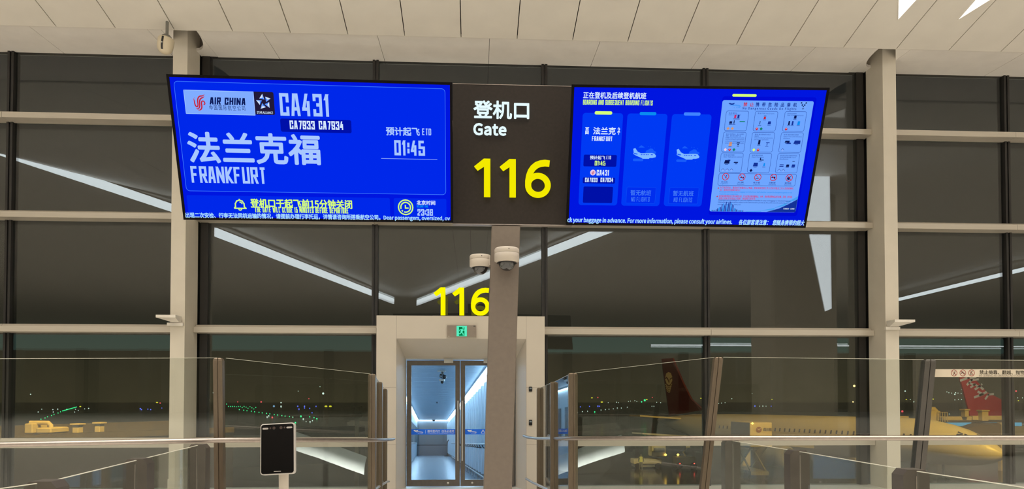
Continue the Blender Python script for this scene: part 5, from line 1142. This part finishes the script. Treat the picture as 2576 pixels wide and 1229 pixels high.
# far ledge behind the left middle windows, with its tower
a, b = P(470, 1082, 60.), P(905, 1073, 66.)
o = empty('far_bridge', (a + b) / 2, 'thin orange-lit bridge roof beyond the middle left windows', 'boarding bridge')
mb = MB(); mb.loft([[e + Vector((0, s_, h)) for s_, h in ((0, -.5), (3, -.5), (3, 0), (0, 0))] for e in (a, b)], M_ROOF); mb.build('roof_edge', o)
mb = MB(); mb.loft([[e + Vector((0, s_, h)) for s_, h in ((.3, -3.2), (3, -3.2), (3, -.5), (.3, -.5))] for e in (a, b)], M_GREY); mb.build('tunnel', o)
yt = 62.; a, b = P(884, 1050, yt), P(908, 1021, yt)
o = empty('bridge_pylon', (a.x, yt, a.z), 'small orange-lit T-shaped pylon left of the gate portal', 'pylon')
mb = MB(); mb.box(a.x, b.x, yt, yt + .6, b.z - .14, b.z, M_PLANT); mb.build('cross_arm', o)
mb = MB(); mb.box((a.x + b.x) / 2 - .12, (a.x + b.x) / 2 + .16, yt + .1, yt + .5, GZ, b.z - .14, M_PLANT); mb.build('mast', o)
mb = MB(); mb.box(a.x + .1, b.x, yt - .1, yt + .4, a.z + .05, a.z + .32, M_PLANT); mb.build('junction_box', o)
# right bridge with canopy at the airliner's nose
YB = 75.; a, b = P(2255, 1060, YB), P(2640, 1056, YB)
rbz = empty('boarding_bridge', ((a.x + b.x) / 2, YB, GZ), 'boarding bridge with blue-lit windows behind the airliner nose on the right', 'boarding bridge')
mb = MB(); mb.box(a.x, b.x, YB, YB + 3, a.z - .1, a.z + .12, M_ROOF); mb.build('roof', rbz)
z0_ = P(2400, 1071, YB).z
mb = MB(); mb.box(a.x, b.x, YB + .2, YB + 2.8, z0_ - 1.4, z0_, M_GREY); mb.build('tunnel', rbz)
M_BWIN = emit('bridge_window_blue', (.12, .42, .62), .9)
for (u0, u1) in ((2369, 2386), (2388, 2408), (2410, 2424), (2426, 2446), (2492, 2510), (2547, 2560), (2562, 2573)):
    p0, p1 = P(u0, 1071, YB), P(u1, 1061, YB); mb = MB(); mb.box(p0.x, p1.x, YB + .15, YB + .25, p0.z, p1.z, M_BWIN); mb.build('window', rbz)
for u0, v0, u1, v1 in ((2378, 1047, 2450, 1054), (2452, 1045, 2530, 1053), (2266, 1046, 2291, 1056)):
    p0, p1 = P(u0, v1 + 3, YB), P(u1, v0, YB); mb = MB(); mb.bbox(p0.x, p1.x, YB + .3, YB + 1., p0.z, p1.z, M_PLANT, .04); mb.build('cable_tray', rbz)
o = empty('roof_duct_unit', P(2350, 1055, YB), 'air duct unit with curved pipe on the right bridge roof', 'roof unit', 'duct units on bridge roofs'); duct_unit(o, YB, (2340, 1033, 2366, 1058), (2320, 1022, 2368, 1058))
o = empty('guard_cage', P(2368, 1055, YB), 'thin orange-lit railing cage beside the roof ducts on the right', 'railing')
mb = MB(); z1_, z0_ = P(2368, 1036, YB).z, P(2368, 1060, YB).z
for u in (2356, 2362, 2368, 2374, 2380): x = P(u, 1050, YB).x; mb.tube([(x, YB - .2, z0_), (x, YB - .2, z1_)], .035, M_PLANT, n=6)
xa, xb = P(2356, 1050, YB).x, P(2380, 1050, YB).x
for z in (z1_, (z1_ + z0_) / 2): mb.tube([(xa, YB - .2, z), (xb, YB - .2, z)], .035, M_PLANT, n=6)
mb.build('bars', o)
for u0, u1, v0, v1, lb in ((2421, 2435, 1028, 1048, 'smaller capped vent on the right bridge roof'), (2464, 2484, 1030, 1058, 'larger capped vent on the right bridge roof')):
    a, b = P(u0, v1, YB), P(u1, v0, YB); o = empty('roof_vent', a, lb, 'roof vent', 'capped vents on bridge roofs')
    mb = MB(); mb.bbox(a.x + .1, b.x - .1, YB - .3, YB + .4, a.z, b.z - .08, M_PLANT, .03); mb.build('shaft', o)
    mb = MB(); mb.bbox(a.x, b.x, YB - .4, YB + .5, b.z - .16, b.z, M_PLANT, .03); mb.build('cap', o)
M_CANO = mat('canopy_dark_fabric', (.10, .08, .05), .8)
cn = empty('bridge_canopy', P(2480, 1090, 54), 'dark ribbed folding canopy of the right boarding bridge at the airliner', 'canopy')
for k in range(9):
    t = k / 8; yk = 73. - 9 * t; u0, u1 = 2412 + 8 * t, 2519 - 2 * t; v0 = 1066 + 2 * t - 4 * math.sin(t * 3)
    a, b = P(u0, 1096, yk), P(u1, v0, yk)
    mb = MB(); mb.loft([[Vector((x, yy, z)) for x, z in ((a.x, a.z), (b.x, a.z), (b.x, b.z - .15), (b.x - .3, b.z), (a.x + 1.6, b.z - .05), (a.x + .5, b.z - .4))] for yy in (yk, yk + .7)], M_CANO); mb.build('fold', cn)
a, b = P(2518, 1112, 74.), P(2531, 1062, 74.)
mb = MB(); mb.box(a.x, b.x, 74, 74.5, GZ, b.z, M_PLANT); mb.build('support_column', rbz)

# baggage loader, worker, tractor
M_LY = mat('loader_yellow_white', (.70, .62, .42), .5)
g0 = ground_at(1640, 1178); yv = g0.y; sc_ = yv / 1800
def G_(u): return P(u, 1170, yv).x
ld = empty('baggage_loader', (G_(1630), yv, GZ), 'pale baggage belt loader standing on the dark apron under the right windows', 'vehicle')
H = lambda v: max(P(1640, v, yv).z, GZ)
mb = MB(); mb.bbox(G_(1641), G_(1676), yv, yv + 1.9, H(1148), H(1120), M_LY, .08); bx = mb.build('container', ld)
mb = MB(); mb.box(G_(1645), G_(1672), yv - .03, yv, H(1137), H(1126), M_GREY); mb.build('door_panel', bx)
mb = MB(); mb.bbox(G_(1594), G_(1664), yv - .1, yv + 1.7, H(1166), H(1154), M_LY, .05); mb.build('platform', ld)
mb = MB(); mb.box(G_(1596), G_(1664), yv + .1, yv + 1.5, GZ + .2, H(1166), M_GREY); mb.build('chassis', ld)
for u in (1604, 1655):
    mb = MB(); mb.lathe([(.32, -.12), (.32, .12)], M_BLACK, M=Matrix.Translation((G_(u), yv - .05, GZ + .32)) @ Matrix.Rotation(math.pi / 2, 4, 'X'), n=14); mb.build('wheel', ld)
for u, lb in ((1674, 'left'), (1705, 'right')):
    mb = MB(); mb.lathe([(.001, -.15), (.16, 0), (.001, .15)], emit('orange_lamp', (1., .55, .08), 6.), n=10, M=Matrix.Translation((G_(u), yv - .1, H(1143)))); mb.build('beacon', ld)
bt = empty('belt_tractor', (G_(1720), yv, GZ), 'white airport tractor with raised boom beside the baggage loader', 'vehicle')
mb = MB(); mb.bbox(G_(1700), G_(1748), yv - .4, yv + 1.4, GZ + .45, H(1148), M_LY, .06); mb.build('body', bt)
mb = MB(); mb.box(G_(1698), G_(1748), yv - .3, yv + 1.3, GZ + .2, GZ + .5, M_GREY); mb.build('chassis', bt)
mb = MB(); mb.tube([Vector((G_(1729), yv + .2, H(1150))), Vector((G_(1720), yv + .2, H(1137))), Vector((G_(1733), yv + .2, H(1123)))], .09, M_LY, n=8); mb.bbox(G_(1728), G_(1737), yv, yv + .4, H(1126), H(1120), M_LY, .03); mb.build('boom', bt)
for u in (1706, 1742):
    mb = MB(); mb.lathe([(.36, -.12), (.36, .12)], M_BLACK, M=Matrix.Translation((G_(u), yv - .42, GZ + .36)) @ Matrix.Rotation(math.pi / 2, 4, 'X'), n=14); mb.build('wheel', bt)
for u, v in ((1707, 1167), (1743, 1166)):
    mb = MB(); mb.lathe([(.001, -.1), (.11, 0), (.001, .1)], emit('red_tail_lamp', (1., .06, .04), 5.), n=10, M=Matrix.Translation((G_(u), yv - .5, GZ + .6))); mb.build('tail_lamp', bt)
# ramp worker: one continuous skinned body
wx = G_(1604); wy = yv - 1.6
def person(x, y, label):
    j = [(0, 0, .92, .13), (0, .0, 1.15, .145), (0, 0, 1.38, .15), (0, 0, 1.50, .06), (0, -.02, 1.60, .095), (0, -.02, 1.70, .085),
         (.20, 0, 1.40, .06), (.27, -.04, 1.12, .05), (.24, -.18, .92, .04), (-.20, 0, 1.40, .06), (-.28, -.02, 1.12, .05), (-.26, -.10, .88, .04),
         (.10, 0, .88, .10), (.12, -.02, .48, .07), (.12, .02, .08, .05), (.12, -.12, .05, .045), (-.10, 0, .88, .10), (-.13, .02, .48, .07), (-.13, .04, .08, .05), (-.13, -.10, .05, .045)]
    ed = [(0, 1), (1, 2), (2, 3), (3, 4), (4, 5), (2, 6), (6, 7), (7, 8), (2, 9), (9, 10), (10, 11), (0, 12), (12, 13), (13, 14), (14, 15), (0, 16), (16, 17), (17, 18), (18, 19)]
    me = bpy.data.meshes.new('person'); me.from_pydata([(x + a, y + b, GZ + c) for a, b, c, r in j], ed, [])
    o = bpy.data.objects.new('person', me); COL.objects.link(o)
    m = o.modifiers.new('Skin', 'SKIN'); 
    for v, q in zip(me.skin_vertices[0].data, j): v.radius = (q[3], q[3])
    me.skin_vertices[0].data[0].use_root = True
    o.modifiers.new('Subdivision', 'SUBSURF').levels = 1; o.modifiers['Subdivision'].render_levels = 1
    me.materials.append(mat('worker_clothes', (.10, .11, .10), .8)); tag(o, label, 'person')
    mb = MB(); mb.loft([[Vector((x + r * math.cos(t), y + r * .72 * math.sin(t), GZ + z)) for t in [2 * math.pi * k / 14 for k in range(14)]] for z, r in ((.88, .19), (1.1, .195), (1.42, .20), (1.47, .12))], mat('hi_vis_vest', (.45, .50, .10), .6)); v = mb.build('vest'); v.parent = o
    return o
person(wx, wy, 'ramp worker in a yellow-green vest standing beside the baggage loader')

# airfield lights: each its own small lamp on the ground or on a mast
E_G, E_W, E_B, E_Y, E_R, E_O = emit('green_airfield_light', (.05, 1., .32), 2.2), emit('white_airfield_light', (.85, 1., .9), 1.6), emit('blue_airfield_light', (.12, .16, 1.), 2.4), emit('yellow_airfield_sign', (1., .86, .05), 1.5), emit('red_airfield_light', (1., .10, .12), 1.6), emit('orange_mast_light', (1., .62, .22), 4.)
BALL = {}
M_MAST = mat('dark_mast', (.02, .02, .02), .6)
def light(u, v, size, m, name, label, group, dist=None, wide=1.):
    high = dist is not None or v < 1016                             # on a mast, else standing on the ground
    p = P(u, v, dist or 300.) if high else ground_at(u, v)
    if p.y > 900: p = P(u, v, 900.); p.z = GZ + .3
    r = size * .66 * p.y / 1800 / 2
    key = (m.name, wide)
    if key not in BALL:
        mb = MB(); mb.lathe([(.01, -1), (.7, -.7), (1, 0), (.7, .7), (.01, 1)], m, n=10)
        if wide != 1.: mb.v = [(a * wide, b * .3, c) for a, b, c in mb.v]
        o = mb.build(name); BALL[key] = o.data
    else: o = bpy.data.objects.new(name, BALL[key]); COL.objects.link(o)
    o.scale = (r, r, r)
    if not high:
        o.location = (p.x, p.y, max(p.z + r * .3, GZ + r * .5)); tag(o, label, 'airfield light', group); return
    root = empty(name, (p.x, p.y, GZ), label, 'airfield light', group)
    o.name = 'lamp_head'; o.parent = root; o.location = (0, 0, p.z - GZ)
    if 'mast' not in BALL:
        mb = MB(); mb.tube([(0, 0, 0), (0, 0, 1)], 1., M_MAST, n=6); k_ = mb.build('mast'); BALL['mast'] = k_.data
    else: k_ = bpy.data.objects.new('mast', BALL['mast']); COL.objects.link(k_)
    k_.parent = root; k_.scale = (.02, .02, p.z - GZ)
LG = lambda *q: light(*q, E_G, 'taxiway_light', 'green taxiway light glowing far out on the dark airfield', 'green taxiway lights on the airfield')
LW = lambda *q: light(*q, E_W, 'runway_light', 'white runway light glowing far out on the dark airfield', 'white runway lights on the airfield')
LB = lambda *q: light(*q, E_B, 'edge_light', 'blue edge light glowing far out on the dark airfield', 'blue edge lights on the airfield')
LR = lambda *q: light(*q, E_R, 'obstruction_light', 'red obstruction light glowing far out over the airfield', 'red lights on the airfield')
for k in range(7): LG(103 + k * 8.2 + (k % 2) * 2, 1054 - k * 3.1, 3.2)
for k in range(12): LG(158 + k * 3.1, 1033 - k * .85, 3.6)
for u, v in ((208, 1074),): LG(u, v, 4)
for k in range(16): LG(570 + k * 4.9, 1015.5 + k * .6 + (k % 3) * 2.2, 3.2)
for k in range(15): LG(602 + k * 9.6 + (k % 2) * 1.5, 1030 + k * 1.35, 3.6)
for u, v, s_ in ((757, 1047, 6), (779, 1048, 4), (790, 1050, 4), (797, 1053, 5), (743, 1063, 6), (729, 1085, 4), (1496, 1036, 5), (1622, 1006, 8), (1614, 1010, 5)): LG(u, v, s_)
for u, v, s_ in ((77, 991, 4), (105, 1029, 3), (133, 1030, 3.5), (145, 1029, 4), (168, 1029, 3), (190, 1029, 3), (197, 1032, 3), (213, 1028, 3), (223, 1027, 4), (96, 1036, 3.5), (134, 1036, 3.5), (188, 1036, 3), (133, 1070, 4), (149, 1071, 4), (168, 1072, 4),
  (492, 1006, 3), (503, 1005, 3), (515, 1005, 3), (527, 1005, 3), (541, 1005, 3), (537, 987, 5), (538, 1029, 3), (707, 1012, 5), (707, 1018, 5), (707, 1024, 4), (750, 983, 3), (737, 1049, 3), (763, 1054, 5), (780, 1061, 5), (786, 1058, 4), (770, 1060, 3), (805, 972, 3), (813, 989, 8), (672, 1049, 5), (676, 1046, 5),
  (1453, 1037, 3.4), (1465, 1035, 3.4), (1478, 1034, 3.4), (1512, 1031, 3.4), (1523, 1030, 3.4), (1532, 1029, 3.4), (1543, 1028, 3.4), (1553, 1026, 3.6), (1563, 1026, 3.4), (1578, 1024, 3.6), (1530, 1012, 3), (1551, 1011, 3.4), (1556, 1012, 3), (1581, 1009, 3), (1586, 1008, 3), (1597, 1007, 3), (1602, 1009, 3), (1640, 1016, 3), (1645, 1017, 3), (1652, 1011, 3), (1662, 1012, 3),
  (1808, 1014, 3), (1815, 1013, 3.4), (1824, 1012, 3), (1841, 1002, 3.4), (1892, 989, 2.6), (1911, 1019, 3), (1919, 1017, 4), (1927, 1019, 3), (2277, 983, 5), (2336, 977, 3), (2343, 977, 3), (2382, 985, 3.4), (2387, 987, 3.4), (2394, 988, 3), (2402, 991, 5), (2404, 987, 4), (2410, 988, 3), (2418, 989, 3), (2420, 979, 3.4), (2402, 1005, 3.4), (2411, 1004, 3), (2419, 1004, 3.4), (2290, 1004, 3), (2299, 1010, 3.6), (2388, 1041, 3.6), (2521, 990, 6), (2527, 990, 4), (2548, 1000, 3), (2560, 1000, 3), (2572, 1000, 3)): LW(u, v, s_)
for u, v, s_ in ((353, 1028, 5), (356, 1030, 4), (372, 1029, 4), (379, 1030, 4), (407, 1026, 3), (749, 1021, 5), (752, 1029, 5), (766, 1020, 5), (766, 1026, 4), (785, 1038, 4), (795, 1020, 4), (779, 1027, 4), (1460, 1023, 4), (1483, 1022, 4), (1504, 1021, 5), (1508, 1018, 4), (1899, 1016, 5), (1940, 1017, 3), (2155, 1008, 4)): LB(u, v, s_)
for u, v, s_ in ((403, 1013, 5), (657, 1010, 6), (598, 1010, 4), (777, 1002, 4), (685, 1050, 6), (1504, 999, 5), (1641, 999, 4), (2270, 1035, 8), (2521, 1052, 8), (2556, 983, 6)): LR(u, v, s_)
for u, v, s_, lb in ((202, 1017, 3.4, 'yellow lit airfield sign far out beyond the left windows'), (395, 1011.5, 3.8, 'yellow lit airfield sign just left of the left column'), (820, 1019, 5, 'left half of the broad yellow airfield sign left of the gate portal'), (831, 1019, 5, 'right half of the broad yellow airfield sign left of the gate portal'), (1489, 1000, 3.6, 'small upper yellow airfield sign right of the gate portal'), (1514, 1010.5, 4.2, 'broad yellow airfield sign right of the gate portal'), (1627, 1004, 3.4, 'yellow airfield sign left of the dark red tail'), (1763, 1001, 3, 'small yellow light right of the dark red tail'), (1942, 1004, 3, 'small yellow light above the catering truck'), (2337, 1015, 6, 'broad yellow-green sign beside the leaning right post'), (2280, 1004, 3, 'small yellow light just right of the right column'), (2347, 1003, 4, 'small yellow light right of the leaning right post'), (2562, 1007, 3, 'faint yellow strip at the far right')):
    light(u, v, s_, E_Y, 'airfield_sign', lb, 'yellow airfield signs', None, 2.2)
for u, v, s_, lb in ((2149, 970, 9, 'bright orange mast light beside the right column'), (2146, 1010, 5, 'small orange light under the mast light beside the right column')):
    light(u, v, s_, E_O, 'mast_light', lb, 'orange mast lights', 300)
light(689, 1021, 7.5, emit('pale_blue_panel', (.35, .62, 1.), 1.0), 'stand_display', 'pale blue lit display far out among the green taxiway lights', None, 320, 1.)

# made-up white shells outside the lower panes, standing in for bright arcs in the glass
M_ARC = mat('arc_shell_white', (.80, .78, .76), .35)
for side, low in (('left', [(728, 1126), (760, 1137), (800, 1150), (835, 1163), (870, 1176), (915, 1192)]), ('right', [(1405, 1192), (1440, 1179), (1475, 1166), (1510, 1154), (1540, 1145), (1572, 1135)])):
    rows = []
    for (dy, dz) in ((0, 0), (.01, .05), (.05, .14), (.13, .23), (.25, .31), (.42, .38)):
        rows.append([P(u, v, 17.) + Vector((0, dy, dz)) for u, v in low])
    mb = MB(); n_ = len(low)
    vs = [q for r_ in rows for q in r_]; fs = [(i * n_ + j, i * n_ + j + 1, (i + 1) * n_ + j + 1, (i + 1) * n_ + j) for i in range(len(rows) - 1) for j in range(n_ - 1)]
    mb.add(vs, fs, M_ARC, True); bk = [q + Vector((0, .06, -.02)) for q in vs]; mb.add(bk, [f_[::-1] for f_ in fs], M_ARC, True)
    k_ = mb.build('arc_shell'); tag(k_, 'added white curved shell for the bright arc %s of the gate portal' % side, 'added shell', 'added white shells for the bright arcs')
